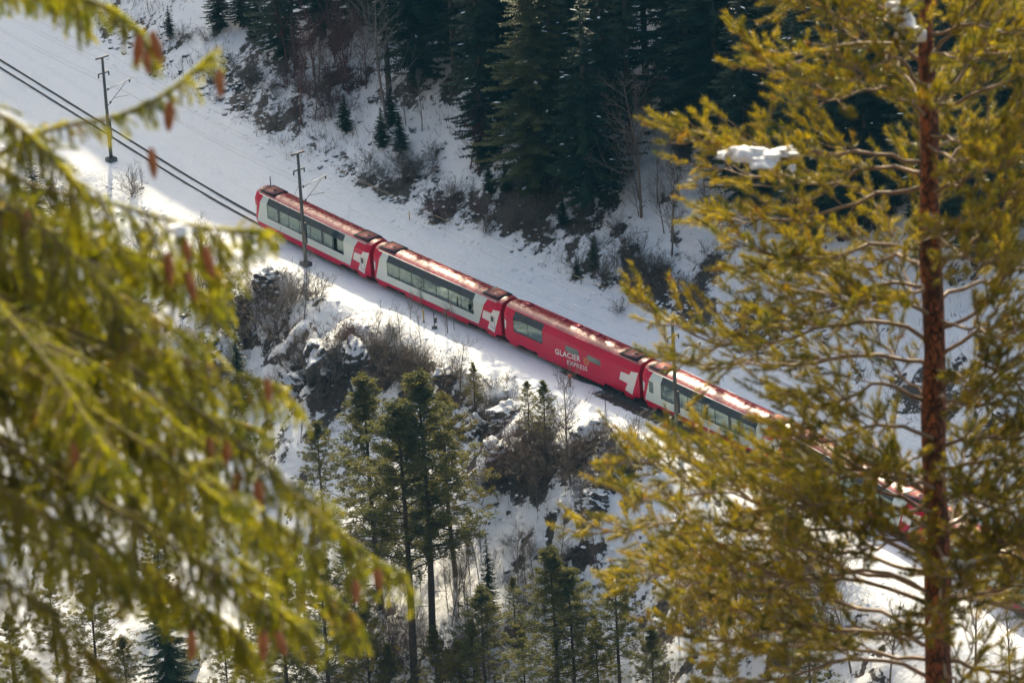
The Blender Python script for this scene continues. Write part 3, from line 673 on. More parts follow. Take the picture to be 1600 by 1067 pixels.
def carriage(idx, a_left, label, kind):
    p0 = track_pt(a_left + 0.25); p1 = track_pt(a_left + 0.25 + L)
    mid = (p0 + p1) / 2 + np.array([0, 0, 0.02]); d = p1 - p0
    c = empty('railway_carriage', mid, atan2(d[1], d[0])); tag(c, label, 'carriage', 'carriages of the red and white train')
    w0, w1, wb = {'pan': (2.15, 14.45, 1.66), 'first': (2.15, 14.2, 1.66), 'din': (1.45, 5.4, 1.75), 'pan4': (2.6, 14.9, 1.66)}[kind]
    din = kind == 'din'; paint = M['red']
    # shell: closed ends, open window band between w0 and w1
    full = [(-y, z) for y, z in PROF]
    def sec(x, pr, k=1.0): return (x - L / 2, [(y * k, z) for y, z in pr])
    lowp = [(1.27, 0.62), (1.33, 0.95), (1.33, wb)]
    V = []; F = []
    def put(v, f):
        n = len(V); V.extend(v); F.extend([tuple(i + n for i in q) for q in f])
    for s in (1, -1):
        P = [(s * y, z) for y, z in PROF]; Lw = [(s * y, z) for y, z in lowp]
        put(*loft([sec(0.0, P, 0.86), sec(0.55, P), sec(w0, P)])); put(*loft([sec(w0, Lw), sec(w1, Lw)])); put(*loft([sec(w1, P), sec(L - 0.55, P), sec(L, P, 0.86)]))
    bt = [(1.27, 0.62), (-1.27, 0.62)]; put(*loft([sec(0, bt, 0.86), sec(0.55, bt), sec(L - 0.55, bt), sec(L, bt, 0.86)]))
    link('body', polymesh('body', V, F, paint), c)
    for x in (0.0, L):
        ring = [(y * 0.86, z) for y, z in PROF] + [(y * 0.86, z) for y, z in ROOFP[1:-1]] + [(-y * 0.86, z) for y, z in PROF[::-1]]
        link('end_wall', polymesh('end_wall', [(x - L / 2, y, z) for y, z in ring], [tuple(range(len(ring)))], M['darkred'] if x else M['red']), c)
    rf = link('roof', polymesh('roof', *loft([sec(0, ROOFP, 0.86), sec(0.55, ROOFP)] + [sec(x, ROOFP) for x in np.linspace(1.5, L - 1.5, 11)] + [sec(L - 0.55, ROOFP), sec(L, ROOFP, 0.86)]), M['roof'], True), c)
    for s in (-1, 1):
        g = Geo(); g.box((0, s * 1.015, 3.605), (L / 2 - 0.7, 0.03, 0.022)); link('gutter', g.mesh('gutter', M['red'] if din else M['emblem']), rf)
    for hx in ((1.55, L - 1.75) if not din else (L - 1.75,)):
        g = Geo(); g.box((hx - L / 2, 0, 3.80), (1.12, 0.80, 0.045)); h = link('roof_hatch', g.mesh('roof_hatch', M['black']), rf)
        g = Geo(); g.box((hx - L / 2, 0, 3.862), (0.78, 0.62, 0.02)); link('hatch_cover', g.mesh('hatch_cover', M['hatch']), h)
        g = Geo(); g.box((hx - L / 2 + 0.15, 0.0, 3.892), (0.16, 0.14, 0.012)); link('fan', g.mesh('fan', M['black']), h)
    if din:
        for hx, w in ((1.6, 0.5), (6.5, 0.25), (8.4, 0.3), (11.0, 0.25)):
            g = Geo(); g.box((hx - L / 2, 0.35, 3.86), (w, 0.25, 0.06)); link('roof_vent', g.mesh('roof_vent', M['darkred']), rf)
    else:
        for k in range(9):
            hx = 3.4 + k * 1.35
            g = Geo(); g.box((hx - L / 2, 0, 3.848), (0.012, 0.8, 0.006)); link('roof_seam', g.mesh('roof_seam', M['darkred']), rf)
    # skirt pieces between the bogies
    for x0, x1 in ((0.6, 1.9), (4.5, 13.5), (16.1, L - 0.6)):
        for s in (-1, 1):
            V = [(x0 - L / 2, s * 1.275, 0.62), (x1 - L / 2, s * 1.275, 0.62), (x1 - 0.12 - L / 2, s * 1.255, 0.34), (x0 + 0.12 - L / 2, s * 1.255, 0.34)]
            V += [(x, y * 0.97, z) for x, y, z in V]
            link('skirt', polymesh('skirt', V, [(0, 1, 2, 3), (7, 6, 5, 4), (0, 4, 5, 1), (1, 5, 6, 2), (2, 6, 7, 3), (3, 7, 4, 0)], paint), c)
    g = Geo(); g.box((0, 0, 0.5), (L / 2 - 5.2, 1.05, 0.2)); link('underframe', g.mesh('underframe', M['black']), c)
    for bx in (3.2, 14.8):
        b = link('bogie', shared('bogie', bogie_mesh), c); b.location = (bx - L / 2, 0, 0)
        for wx in (-0.9, 0.9):
            for wy in (-0.53, 0.53):
                w = link('wheel', shared('wheel', wheel_mesh), b); w.location = (wx, wy, 0.42)
    g = Geo(); g.box((L / 2 + 0.12, 0, 2.0), (0.14, 0.55, 1.25)); g.box((L / 2 + 0.12, 0, 0.85), (0.16, 0.15, 0.12)); link('gangway', g.mesh('gangway', M['black']), c)
    g = Geo(); g.box((0, 0, 1.0), (L / 2 - 0.7, 1.2, 0.03)); link('floor', g.mesh('floor', M['floor']), c)
    for x in (w0 - 0.25, w1 + 0.25):
        g = Geo(); g.box((x - L / 2, 0, 2.2), (0.03, 1.15, 1.15)); link('partition', g.mesh('partition', M['floor']), c)
    # side livery
    le = lambda z: 0.45 + (z - 0.92) / 2.66 * 0.85
    re_ = lambda z: 15.05 + (z - 0.92) / 2.66 * 1.1
    if not din:
        for pts in ([(le(.92), .92), (re_(.92), .92), (re_(wb), wb), (le(wb), wb)], [(le(wb), wb), (w0, wb), (w0, 3.02), (le(3.02), 3.02)], [(w1, wb), (re_(wb), wb), (re_(3.02), 3.02), (w1, 3.02)]):
            panel('white_panel', pts, M['white'], c, 0.006)
        for pts in ([(le(3.02), 3.02), (w0, 3.02), (w0, 3.58), (le(3.58), 3.58)], [(w1, 3.02), (re_(3.02), 3.02), (re_(3.58), 3.58), (w1, 3.58)]):
            spanel('white_panel', pts, M['white'], c, 0.006)
    # windows
    n = {'pan': 7, 'first': 7, 'din': 2, 'pan4': 7}[kind]; pw = (w1 - w0) / n
    for i in range(n):
        x0 = w0 + i * pw; x1 = x0 + pw
        wide = kind in ('first', 'pan4') and i in (1, 5)
        xa = x0 + (0.30 if wide else 0.03); xb = x1 - 0.03
        for s in (-1, 1):
            fr = []
            for (p, q, r, t) in ((x0, xa, wb, 3.02), (xb, x1, wb, 3.02), (xa, xb, wb, wb + 0.06), (xa, xb, 2.98, 3.02)):
                fr.append([(p, r), (q, r), (q, t), (p, t)])
            V = []; F = []
            for f in fr:
                F.append(tuple(range(len(V), len(V) + 4))); V += [(x - L / 2, s * (yz(z) + 0.004), z) for x, z in f]
            w = link('window', polymesh('window', V, F, M['frame']), c)
            link('pane', polymesh('pane', [(x - L / 2, s * (1.33 - 0.012), z) for x, z in ((xa, wb + .06), (xb, wb + .06), (xb, 2.98), (xa, 2.98))], [(0, 1, 2, 3)], M['glass']), w)
            link('roof_pane', polymesh('roof_pane', [(x - L / 2, s * (yz(z) + 0.002), z + 0.001) for x, z in ((x0 + 0.01, 3.02), (x1 - 0.01, 3.02), (x1 - 0.01, 3.58), (x0 + 0.01, 3.58))], [(0, 1, 2, 3)], M['glassdark']), w)
        for sy in (-0.68, 0.68):
            for sx, rz in ((x0 + 0.42, 0), (x1 - 0.42, pi)):
                st = link('seat', shared('seat', seat_mesh), c); st.location = (sx - L / 2, sy, 0); st.rotation_euler = (0, 0, rz)
    # cross emblem, tilted, cut off by the carriage end
    for s in (-1, 1):
        wy = lambda x: 1.33 - (0.186 * (x - L + 0.55) / 0.55 if x > L - 0.55 else 0.0) + 0.012
        pc = [[(16.3, .93), (17.25, .76), (17.45, 1.36), (17.45, 2.98), (17.25, 2.98), (16.94, 2.54), (16.67, 1.65)], [(17.45, 1.36), (17.95, 2.98), (17.45, 2.98)], [(15.58, 1.72), (16.67, 1.65), (16.94, 2.54), (15.85, 2.51)]]
        V = []; F = []
        for q in pc: F.append(tuple(range(len(V), len(V) + len(q)))); V += [(x - L / 2, s * wy(x), z) for x, z in q]
        link('cross_emblem', polymesh('cross_emblem', V, F, M['emblem']), c)
        link('cross_end', polymesh('cross_end', [(x - L / 2, s * (1.33 - 0.186 * (0.55 - x) / 0.55 + 0.012), z) for x, z in ((0.03, 1.55), (0.28, 1.6), (0.5, 2.4), (0.03, 2.5))], [(0, 1, 2, 3)], M['emblem']), c)
    if not din:
        dr = [(16.82, 1.2), (17.35, 1.2), (17.35, 2.28), (16.82, 2.28)]
        for s in (-1, 1):
            V = []; F = []
            for x0, x1, z0, z1 in ((16.80, 17.37, 1.18, 1.22), (16.80, 17.37, 2.26, 2.30), (16.80, 16.835, 1.22, 2.26), (17.335, 17.37, 1.22, 2.26)):
                F.append(tuple(range(len(V), len(V) + 4))); V += [(x - L / 2, s * 1.350, z) for x, z in ((x0, z0), (x1, z0), (x1, z1), (x0, z1))]
            d_ = link('door', polymesh('door', V, F, M['steel']), c)
            link('door_pane', polymesh('door_pane', [(x - L / 2, s * 1.351, z) for x, z in ((16.87, 1.75), (17.2, 1.75), (17.2, 2.22), (16.87, 2.22))], [(0, 1, 2, 3)], M['frame']), d_)
            link('side_lamp', polymesh('side_lamp', [(x - L / 2, s * 1.352, z) for x, z in ((15.3, 1.5), (15.46, 1.5), (15.46, 1.64), (15.3, 1.64))], [(0, 1, 2, 3)], M['steel']), c)
    if kind == 'pan4':
        panel('small_window', [(1.05, 1.8), (1.62, 1.8), (1.62, 2.85), (1.05, 2.85)], M['glassgreen'], c, 0.016)
    if din:
        for pts in ([(8.5, 2.12), (10.35, 2.12), (10.2, 2.68), (8.5, 2.68)], [(11.55, 2.15), (13.2, 2.12), (13.2, 2.42), (13.0, 2.66), (11.3, 2.68)]):
            panel('small_window', pts, M['glassgreen'], c, 0.012)
        for x in (6.6, 7.15):
            panel('door_seam', [(x, 1.0), (x + 0.025, 1.0), (x + 0.025, 3.0), (x, 3.0)], M['darkred'], c, 0.005)
        def lettering(txt, x, z, size, ang, bold, width, sides):
            cu = bpy.data.curves.new('lettering', 'FONT'); cu.body = txt; cu.size = size; cu.offset = bold; cu.space_character = 1.10; cu.shear = 0.12; cu.resolution_u = 3
            tmp = bpy.data.objects.new('lettering', cu); COL.objects.link(tmp); dg = bpy.context.evaluated_depsgraph_get()
            me = bpy.data.meshes.new_from_object(tmp.evaluated_get(dg)); bpy.data.objects.remove(tmp)
            co = np.array([v.co for v in me.vertices]); k = width / (co[:, 0].max() - co[:, 0].min()); co[:, 0] = (co[:, 0] - co[:, 0].min()) * k
            for s in sides:
                m2 = me.copy(); X = co[:, 0] * cos(ang) - co[:, 1] * sin(ang); Z = co[:, 0] * sin(ang) + co[:, 1] * cos(ang)
                xs_ = x + X - L / 2 if s < 0 else -(x + X - L / 2) + 0
                out = np.stack([xs_, np.full(len(X), s * 1.345), z + Z], -1).astype(np.float32); m2.vertices.foreach_set('co', out.ravel()); m2.materials.clear(); m2.materials.append(M['emblem']); m2.update()
                link('lettering', m2, c)
        lettering('GLACIER', 7.1, 1.40, 0.72, radians(5.0), 0.022, 3.4, (-1, 1))
        lettering('EXPRESS', 8.65, 0.90, 0.60, radians(4.0), 0.010, 2.75, (-1, 1))
        for s in (-1, 1):
            for k in range(8):
                an = k * pi / 4 + 0.2; V = []
                for r_, w_ in ((0.12, -0.35), (0.34, -0.30), (0.43, 0.0), (0.34, 0.30), (0.12, 0.35)):
                    V.append((11.27 - L / 2 + r_ * cos(an + w_ * 0.6) * (1 if s < 0 else -1), s * 1.347, 1.98 + r_ * sin(an + w_ * 0.6)))
                if s > 0: V = [(-(11.27 - L / 2) + (v[0] - (11.27 - L / 2)), v[1], v[2]) for v in V]
                link('star_petal', polymesh('star_petal', V, [(0, 1, 2, 3, 4)], M['gold']), c)
    return c
a2 = 0.0
for i, (k, lab, kind) in enumerate([
    (-2, 'last panorama carriage at the left end of the train, behind the middle catenary pole', 'first'),
    (-1, 'white and red panorama carriage between the last carriage and the all-red one', 'pan'),
    (0, 'all-red dining carriage with white lettering and a gold star on its side', 'din'),
    (1, 'white and red panorama carriage right of the all-red one, partly behind pine boughs', 'pan4'),
    (2, 'panorama carriage mostly hidden behind the pine, left of its trunk, with glaring roof', 'pan'),
    (3, 'carriage at the right end, visible only in gaps right of the pine trunk', 'pan')]):
    carriage(i, k * CARL, lab, kind)

# ------------------------------------------------------------------ masts, wires, posts
def mast(u, v, h, label, stay=False):
    p = on_plane(u, v, 0.0); a, b = ab(p[0], p[1]); p[2] = float(height(p[0], p[1]))
    m = empty('catenary_mast', p); tag(m, label, 'mast', 'catenary masts beside the line')
    X = UD; Y = ND
    def vec(al, ac, z): return X * al + Y * ac + np.array([0, 0, z])
    g = Geo(); g.tube([vec(0, 0, -0.4), vec(0, 0, h)], [0.19, 0.13], 10); link('post', g.mesh('post', M['pole'], True), m)
    g = Geo(); g.box((0, 0, 0.05), (0.42, 0.42, 0.3), np.stack([X, Y, [0, 0, 1]])); link('base', g.mesh('base', M['steel']), m)
    ax = np.stack([X, Y, np.array([0, 0, 1.0])])
    g = Geo(); g.box((0, 0, h + 0.04), (0.09, 0.75, 0.06), ax); link('crossarm', g.mesh('crossarm', M['steel']), m)
    g = Geo(); g.box((0, 0, h - 1.55), (0.06, 0.62, 0.05), ax); ca = link('crossarm', g.mesh('crossarm', M['steel']), m)
    for s in (-1, 1):
        g = Geo(); g.tube([vec(0, s * 0.6, h - 1.55), vec(0, s * 0.6, h - 1.75), vec(0, s * 0.6, h - 1.78), vec(0, s * 0.6, h - 1.95)], [0.05, 0.08, 0.08, 0.05], 8); link('insulator', g.mesh('insulator', M['insul'], True), ca)
    top = vec(0, 3.1, h - 3.0)
    g = Geo(); g.tube([vec(0, 0.1, h - 3.35), top], 0.045, 6); link('bracket_arm', g.mesh('bracket_arm', M['galv']), m)
    g = Geo(); g.tube([vec(0, 0.1, h - 5.0), vec(0, 2.5, h - 3.15)], 0.03, 6); link('bracket_strut', g.mesh('bracket_strut', M['steel']), m)
    g = Geo(); g.tube([vec(0, 0.9, h - 4.35), vec(0, 2.7, h - 4.6)], 0.025, 6); link('registration_arm', g.mesh('registration_arm', M['steel']), m)
    for q in (vec(0, 0.35, h - 3.32), vec(0, 2.9, h - 3.2), vec(0, 0.5, h - 4.7)):
        g = Geo(); g.tube([q - np.array([0, 0, .14]), q - np.array([0, 0, .04]), q + np.array([0, 0, .04]), q + np.array([0, 0, .14])], [0.04, 0.085, 0.085, 0.04], 8); link('insulator', g.mesh('insulator', M['insul'], True), m)
    g = Geo(); g.box(vec(0.28, 0, 3.3), (0.10, 0.12, 1.0), ax); link('tension_weight', g.mesh('tension_weight', M['steel']), m)
    return m, p, a
mA, pA, aA = mast(174, 252, 10.6, 'leftmost catenary mast, beside the empty rails at the upper left')
mB, pB, aB = mast(478, 415, 11.0, 'middle catenary mast, in front of the first carriage')
mC, pC, aC = mast(1058, 682, 10.8, 'right catenary mast, mostly hidden by the pine boughs in front of the white carriage')
def wire(name, pts, r, label):
    tot = []
    for p, q in zip(pts, pts[1:]):
        p = np.asarray(p); q = np.asarray(q); n = 12; sag = 0.012 * np.linalg.norm(q - p)
        for i in range(n): f = i / n; tot.append(p * (1 - f) + q * f - np.array([0, 0, 4 * sag * f * (1 - f)]))
    tot.append(np.asarray(pts[-1])); g = Geo(); g.tube(tot, r, 4); tag(link(name, g.mesh(name, M['wire'])), label, 'wire', 'overhead wires along the line')
def over(ac, z, ends=True):
    r = []
    for (p, a) in ((pA, aA), (pB, aB), (pC, aC)): r.append(p + ND * ac + np.array([0, 0, z]))
    return [r[0] + (r[0] - r[1])] + r + [r[2] + (r[2] - r[1])]
wire('contact_wire', over(2.75, 6.1), 0.011, 'contact wire over the rails, lowest of the wires')
wire('messenger_wire', over(3.0, 7.8), 0.010, 'carrying wire above the contact wire')
wire('feeder_wire', over(-0.7, 10.9), 0.010, 'feeder wire on the mast tops, downhill side')
wire('feeder_wire', over(0.7, 10.9), 0.010, 'feeder wire on the mast tops, uphill side')
wire('feeder_wire', over(-0.6, 9.0), 0.009, 'feeder wire under the lower cross arms, downhill side')
# stay and its anchor
an = on_plane(428, 388, 0.1); an[2] = float(height(an[0], an[1]))
g = Geo(); g.box((0, 0, 0.15), (0.3, 0.3, 0.35)); g.box((0.25, 0.1, 0.0), (0.2, 0.25, 0.28)); o = link('anchor_block', g.mesh('anchor_block', M['steel'])); o.location = an; tag(o, 'dark anchor block of the mast stay in the snow before the first carriage', 'anchor')
g = Geo(); g.tube([an + [0, 0, 0.3], pB + np.array([0, 0, 8.2])], 0.018, 4); tag(link('stay_wire', g.mesh('stay_wire', M['wire'])), 'slanting stay wire from the middle mast to its anchor block', 'wire')
def post(name, u, v, h, mat, head, label, r=0.05):
    p = ground(u, v); e = empty(name, p); tag(e, label, 'post')
    g = Geo(); g.tube([(0, 0, -0.3), (0, 0, h)], r, 7); link('pole', g.mesh('pole', mat), e)
    if head == 'cap': g = Geo(); g.box((0, 0, h), (0.16, 0.16, 0.12)); link('head', g.mesh('head', M['orange']), e)
    if head == 'arm': g = Geo(); g.box((0.1, 0, h), (0.22, 0.05, 0.05)); link('head', g.mesh('head', M['steel']), e)
    if head == 'box':
        g = Geo(); g.box((0.1, 0, h * 0.42), (0.14, 0.12, 0.22)); g.box((0.18, 0, h * 0.42 + .2), (0.1, 0.1, 0.08)); link('lamp_box', g.mesh('lamp_box', M['steel']), e)
        g = Geo(); g.box((0, 0, 0.06), (0.24, 0.2, 0.08)); link('foot', g.mesh('foot', M['steel']), e)
    if head == 'band': g = Geo(); g.tube([(0, 0, h * 0.0), (0, 0, h * .12)], r * 1.1, 7); link('band', g.mesh('band', M['black']), e)
    return e
post('marker_post', 662.5, 505, 1.25, M['yellow'], 'band', 'yellow marker post in the snow before the second carriage', 0.07)
post('signal_post', 679, 513, 1.8, M['steel'], 'box', 'dark signal post with lamp box right of the yellow marker', 0.045)
post('sign_post', 699.5, 521, 2.3, M['steel'], 'arm', 'thin dark post with small top arm, third from the yellow marker', 0.04)
post('marker_post', 891, 605, 1.0, M['steel'], 'cap', 'dark post with orange head in front of the red carriage', 0.08)
post('marker_stake', 946.5, 645, 1.2, M['steel'], None, 'thin stake in the sunlit snow before the red carriage end', 0.035)
post('marker_stake', 423, 291, 0.9, M['steel'], None, 'short dark stake in the snow behind the last carriage', 0.05)
post('marker_stake', 640, 345, 0.9, M['yellow'], None, 'short yellowish stake in the snow behind the second carriage', 0.05)

# ------------------------------------------------------------------ rocks
def rock_mesh(seed, size):
    import bmesh
    bm = bmesh.new(); bmesh.ops.create_icosphere(bm, subdivisions=5, radius=1.0)
    V = np.array([v.co for v in bm.verts]); F = [[v.index for v in f.verts] for f in bm.faces]; bm.free()
    r = np.random.RandomState(seed)
    for _ in range(9):                                    # flat fracture faces
        d = unit(r.normal(size=3)); c = r.uniform(0.55, 0.85); dd = V @ d
        V = V - np.outer(np.maximum(dd - c, 0), d) * 0.85
    a = fbm(V[:, 0] * 1.6 + seed, V[:, 1] * 1.6 + V[:, 2] * 1.3, 1.0, 3, 2.0); b = 1 - np.abs(fbm(V[:, 0] * 2.6 + seed * 2, V[:, 2] * 3.4 + V[:, 1] * 2.0, 1.0, 4, 9.0)) * 2
    V = V * (0.92 + 0.38 * a + 0.20 * (b - .6))[:, None]
    st = V[:, 2] * 3.2 + 0.6 * a; V[:, 2] = 0.55 * V[:, 2] + 0.45 * ((np.floor(st) + sstep(0.6, 0.95, st - np.floor(st))) - 0.6 * a) / 3.2
    return npmesh('rock', V * np.asarray(size) * 0.86, np.array(F), M['rock'])
for (u, v, sz, sd, lab), p in zip(ROCKS, POS_R):
    o = link('rock', rock_mesh(sd, sz)); o.location = (p[0], p[1], p[2] - 0.15 * sz[2]); o.rotation_euler = (0, 0, sd * 1.3); tag(o, lab, 'rock', 'rocks on the snow slopes')

# ------------------------------------------------------------------ conifers in the middle distance
def spruce_parts(seed, bare_to=0.04, H=20.0, R=3.0, dens=1.0):
    r = np.random.RandomState(seed); tk = Geo(); cr = Geo(); sn = Geo()
    tk.tube([(0, 0, -0.8), (0, 0, H * 0.3), (0.05, 0.03, H * 0.65), (0.02, 0, H * 0.985)], [0.30, 0.22, 0.13, 0.02], 7)
    z = H * bare_to
    while z < H * 0.985:
        f = z / H; rad = R * (1 - f) ** 0.78 * min(1, 0.55 + (f - bare_to) * 4)
        nb = int(r.randint(6, 9) * dens)
        for k in range(max(nb, 4)):
            az = r.uniform(0, 2 * pi); ln = max(0.25, rad * r.uniform(0.55, 1.18)); zz = z + r.uniform(-.25, .25)
            if bare_to > 0.2 and f < bare_to + 0.12 and r.rand() < 0.5: continue
            dirh = np.array([cos(az), sin(az), 0]); side = np.array([-sin(az), cos(az), 0]); n = max(3, int(ln / 0.13)); q = np.linspace(0.1, 1, n)
            drop = (-0.32 * ln * q ** 1.4 + 0.16 * ln * q ** 3 + 0.10 * ln * q) * (1.1 - 0.6 * f)
            P = dirh * (q * ln)[:, None]; P[:, 2] += zz + drop
            if ln > 0.9: tk.tube(P[[0, n // 2, n - 1]] * [1, 1, 1], [0.035, 0.02, 0.008], 3, False)
            w = np.clip(0.52 * (1 - 0.55 * q) * min(1, ln / 1.6), 0.12, 0.6)
            for sgn in (-1, 1):
                ww = w * r.uniform(0.6, 1.25, n); tip = P + side * (sgn * ww)[:, None] + dirh * (ww * 0.7)[:, None]; tip[:, 2] -= ww * r.uniform(0.1, 0.7, n)
                b2 = P + dirh * (0.13 + 0.05 * r.rand(n))[:, None]; b2[:, 2] -= 0.04
                cr.tris(np.stack([P, b2, tip], 1))
            if r.rand() < 0.05 and n > 4:  # white flecks: bough snow, also standing in for sun glimmer at branch tips
                a_ = r.randint(n // 2, n - 1); c_ = P[a_] + np.array([0, 0, .05]); w_ = r.uniform(.06, .14); l_ = r.uniform(.12, .3); h_ = np.array([0, 0, .06])
                A, B, C, D = c_ - dirh * l_, c_ + side * w_, c_ + dirh * l_, c_ - side * w_; sn.tris([[A, B, c_ + h_], [B, C, c_ + h_], [C, D, c_ + h_], [D, A, c_ + h_]])
            m = r.rand(n) < 0.65
            hang = P + side * (r.uniform(-.15, .15, n))[:, None] + dirh * 0.06; hang[:, 2] -= w * r.uniform(0.5, 1.1, n)
            cr.tris(np.stack([P, P + dirh * 0.14, hang], 1)[m])
        z += H * 0.0205 * r.uniform(0.75, 1.25) / (0.75 + 0.25 * dens)
    t = r.uniform(0, 2 * pi, 14)
    cr.tris(np.stack([np.stack([0 * t, 0 * t, np.full(14, H)], -1), np.stack([.2 * np.cos(t), .2 * np.sin(t), np.full(14, H * 0.97)], -1), np.stack([.2 * np.cos(t + .6), .2 * np.sin(t + .6), np.full(14, H * 0.965)], -1)], 1))
    return tk.mesh('trunk', M['bark']), cr.mesh('crown', M['spruce']), sn.mesh('bough_snow_glints', M['snow'])
SPV = [spruce_parts(1), spruce_parts(2, 0.08), spruce_parts(3, 0.03, dens=1.1), spruce_parts(4, 0.06, dens=1.2), spruce_parts(5, 0.34, R=2.4, dens=0.85)]
for (u, v, h, var, wf, lab), p in zip(SPRUCES, POS_S):
    k = h / 20.0; e = empty('spruce_tree', p, rng.uniform(0, 6.28), (k * wf * 1.22, k * wf * 1.22, k)); tag(e, lab, 'spruce', 'spruces on the slopes')
    link('trunk', SPV[var][0], e); o = link('crown', SPV[var][1], e); tag(link('bough_snow_glints', SPV[var][2], e), kind='stuff')
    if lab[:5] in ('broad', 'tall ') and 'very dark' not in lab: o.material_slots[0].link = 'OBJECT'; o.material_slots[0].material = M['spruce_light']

def pine_parts(seed, bare_to, H=20.0, R=3.3, nb=46, flat=0.7, mats=('pine', 'pine_light')):
    r = np.random.RandomState(seed); tk = Geo(); cr = Geo()
    bend = r.uniform(-.35, .35, 2)
    def axis(f): return np.array([bend[0] * sin(f * 3), bend[1] * sin(f * 2.4), f * H])
    fs = np.linspace(0, 1, 9); tp = [axis(f) for f in fs]; tp[0] = tp[0] - np.array([0, 0, .8])
    tk.tube(tp, 0.24 * (1 - fs) ** 0.8 + 0.025, 8)
    def clump(c, s, n):
        d = rdir(n, r); d[:, 2] = np.abs(d[:, 2]) * 0.8 - 0.15; o = c + rdir(n, r) * (s * r.rand(n) ** 0.5)[:, None] * np.array([1, 1, flat])
        ln = r.uniform(0.18, 0.40, n)[:, None]; sd = np.cross(d, rdir(n, r)); sd /= np.linalg.norm(sd, axis=1)[:, None] + 1e-6
        cr.tris(np.stack([o - sd * 0.045, o + sd * 0.045, o + d * ln], 1))
    for i in range(nb):
        f = bare_to + (1 - bare_to) * ((i + r.rand()) / nb) ** 0.9; b = axis(f); g = (f - bare_to) / (1 - bare_to)
        ln = R * (0.55 + 0.55 * sin(pi * min(1, g * 0.9 + 0.18))) * (1 - g) ** 0.45 * r.uniform(0.6, 1.25) + 0.25
        az = i * 2.4 + r.uniform(-.5, .5); el = r.uniform(-0.15, 0.35) + 0.5 * g
        dr = np.array([cos(az) * cos(el), sin(az) * cos(el), sin(el)]); m = b + dr * ln * 0.55 + np.array([0, 0, -0.06 * ln]); t = b + dr * ln + np.array([0, 0, 0.05 * ln])
        tk.tube([b, m, t], [0.06 * (1 - g) + .02, 0.035, 0.012], 4, False)
        for q in np.arange(0.34, 1.02, 0.15):
            c0 = b + (t - b) * q + rdir(1, r)[0] * 0.25 * ln * 0.5 * np.array([1, 1, .5])
            clump(c0, 0.42 * r.uniform(0.7, 1.3), int(52 * r.uniform(.7, 1.3)))
            if r.rand() < 0.6: tk.tube([b + (t - b) * q * .85, c0], [0.02, 0.008], 3, False)
    for i in range(int(10 * bare_to)):                    # dead lower branches
        f = r.uniform(bare_to * .45, bare_to); b = axis(f); az = r.uniform(0, 6.28); ln = r.uniform(.6, 2.0)
        dr = np.array([cos(az), sin(az), r.uniform(-.3, .2)]); tk.tube([b, b + dr * ln * .5, b + dr * ln + np.array([0, 0, -.1])], [.04, .025, .01], 3, False)
    clump(axis(1.0), 0.4, 50)
    return tk.mesh('trunk', M['pinebark']), cr.mesh('crown', M[mats[0]]), cr.mesh('crown', M[mats[1]])
PNV = [pine_parts(21, 0.34, R=4.3, nb=80), pine_parts(22, 0.40, R=4.0, nb=70), pine_parts(23, 0.12, R=5.2, nb=88), pine_parts(24, 0.24, R=5.8, nb=80), pine_parts(25, 0.08, R=5.0, nb=115)]
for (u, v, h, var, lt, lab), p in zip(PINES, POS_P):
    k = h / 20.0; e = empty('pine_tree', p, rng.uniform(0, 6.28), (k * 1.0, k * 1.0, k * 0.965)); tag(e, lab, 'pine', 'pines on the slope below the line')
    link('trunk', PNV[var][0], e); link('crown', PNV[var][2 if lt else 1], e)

# ------------------------------------------------------------------ bare trees and brushwood
def bare_parts(seed, H=10.0):
    r = np.random.RandomState(seed); tk = Geo(); tw = Geo()
    def grow(p, d, ln, rad, lev):
        n = 4; pts = [p]; dd = d.copy()
        for i in range(n):
            dd = unit(dd + r.normal(size=3) * (0.06 if lev == 0 else 0.16) + np.array([0, 0, 0.05 * lev])); pts.append(pts[-1] + dd * ln / n)
        pts = np.array(pts); (tk if lev == 0 else tw).tube(pts, np.linspace(rad, rad * (0.35 if lev else 0.25), n + 1), 5 if lev == 0 else 3, False)
        if lev >= 3: return
        nc = [22, 7, 4][lev]
        for i in range(nc):
            q = r.uniform(0.22 if lev == 0 else 0.15, 1.0); j = min(int(q * n), n - 1); b = pts[j] + (pts[j + 1] - pts[j]) * (q * n - j)
            az = r.uniform(0, 6.28); sp = r.uniform(0.45, 0.95); x = unit(np.cross(dd, [0.3, 0.5, 0.9])); y = np.cross(dd, x)
            nd = unit(dd * cos(sp) + (x * cos(az) + y * sin(az)) * sin(sp))
            grow(b, nd, ln * (0.42 if lev == 0 else 0.5) * (1.15 - 0.6 * q) * r.uniform(.7, 1.2), max(rad * 0.32 * (1.1 - .5 * q), 0.012), lev + 1)
    grow(np.array([0, 0, -0.4]), np.array([0.02, 0.03, 1.0]), H * 0.98, 0.13, 0)
    return tk, tw
_bt = {}
BTV = [bare_parts(31 + i) for i in range(4)]
for (u, v, h, var, mk, lab), p in zip(BARE, POS_B):
    if var not in _bt: _bt[var] = (BTV[var][0].mesh('trunk', M['twig']), BTV[var][1].mesh('branches', M['twig']))
    k = h / 10.0; e = empty('bare_tree', p, rng.uniform(0, 6.28), (k * 0.9, k * 0.9, k)); tag(e, lab, 'tree', 'bare trees on the slopes')
    e.rotation_euler = (rng.uniform(-.12, .12), rng.uniform(-.12, .12), rng.uniform(0, 6.28))
    for o in (link('trunk', _bt[var][0], e), link('crown', _bt[var][1], e)): o.material_slots[0].link = 'OBJECT'; o.material_slots[0].material = M[mk]
_ord = 'first second third fourth fifth sixth seventh eighth ninth tenth eleventh twelfth'.split()
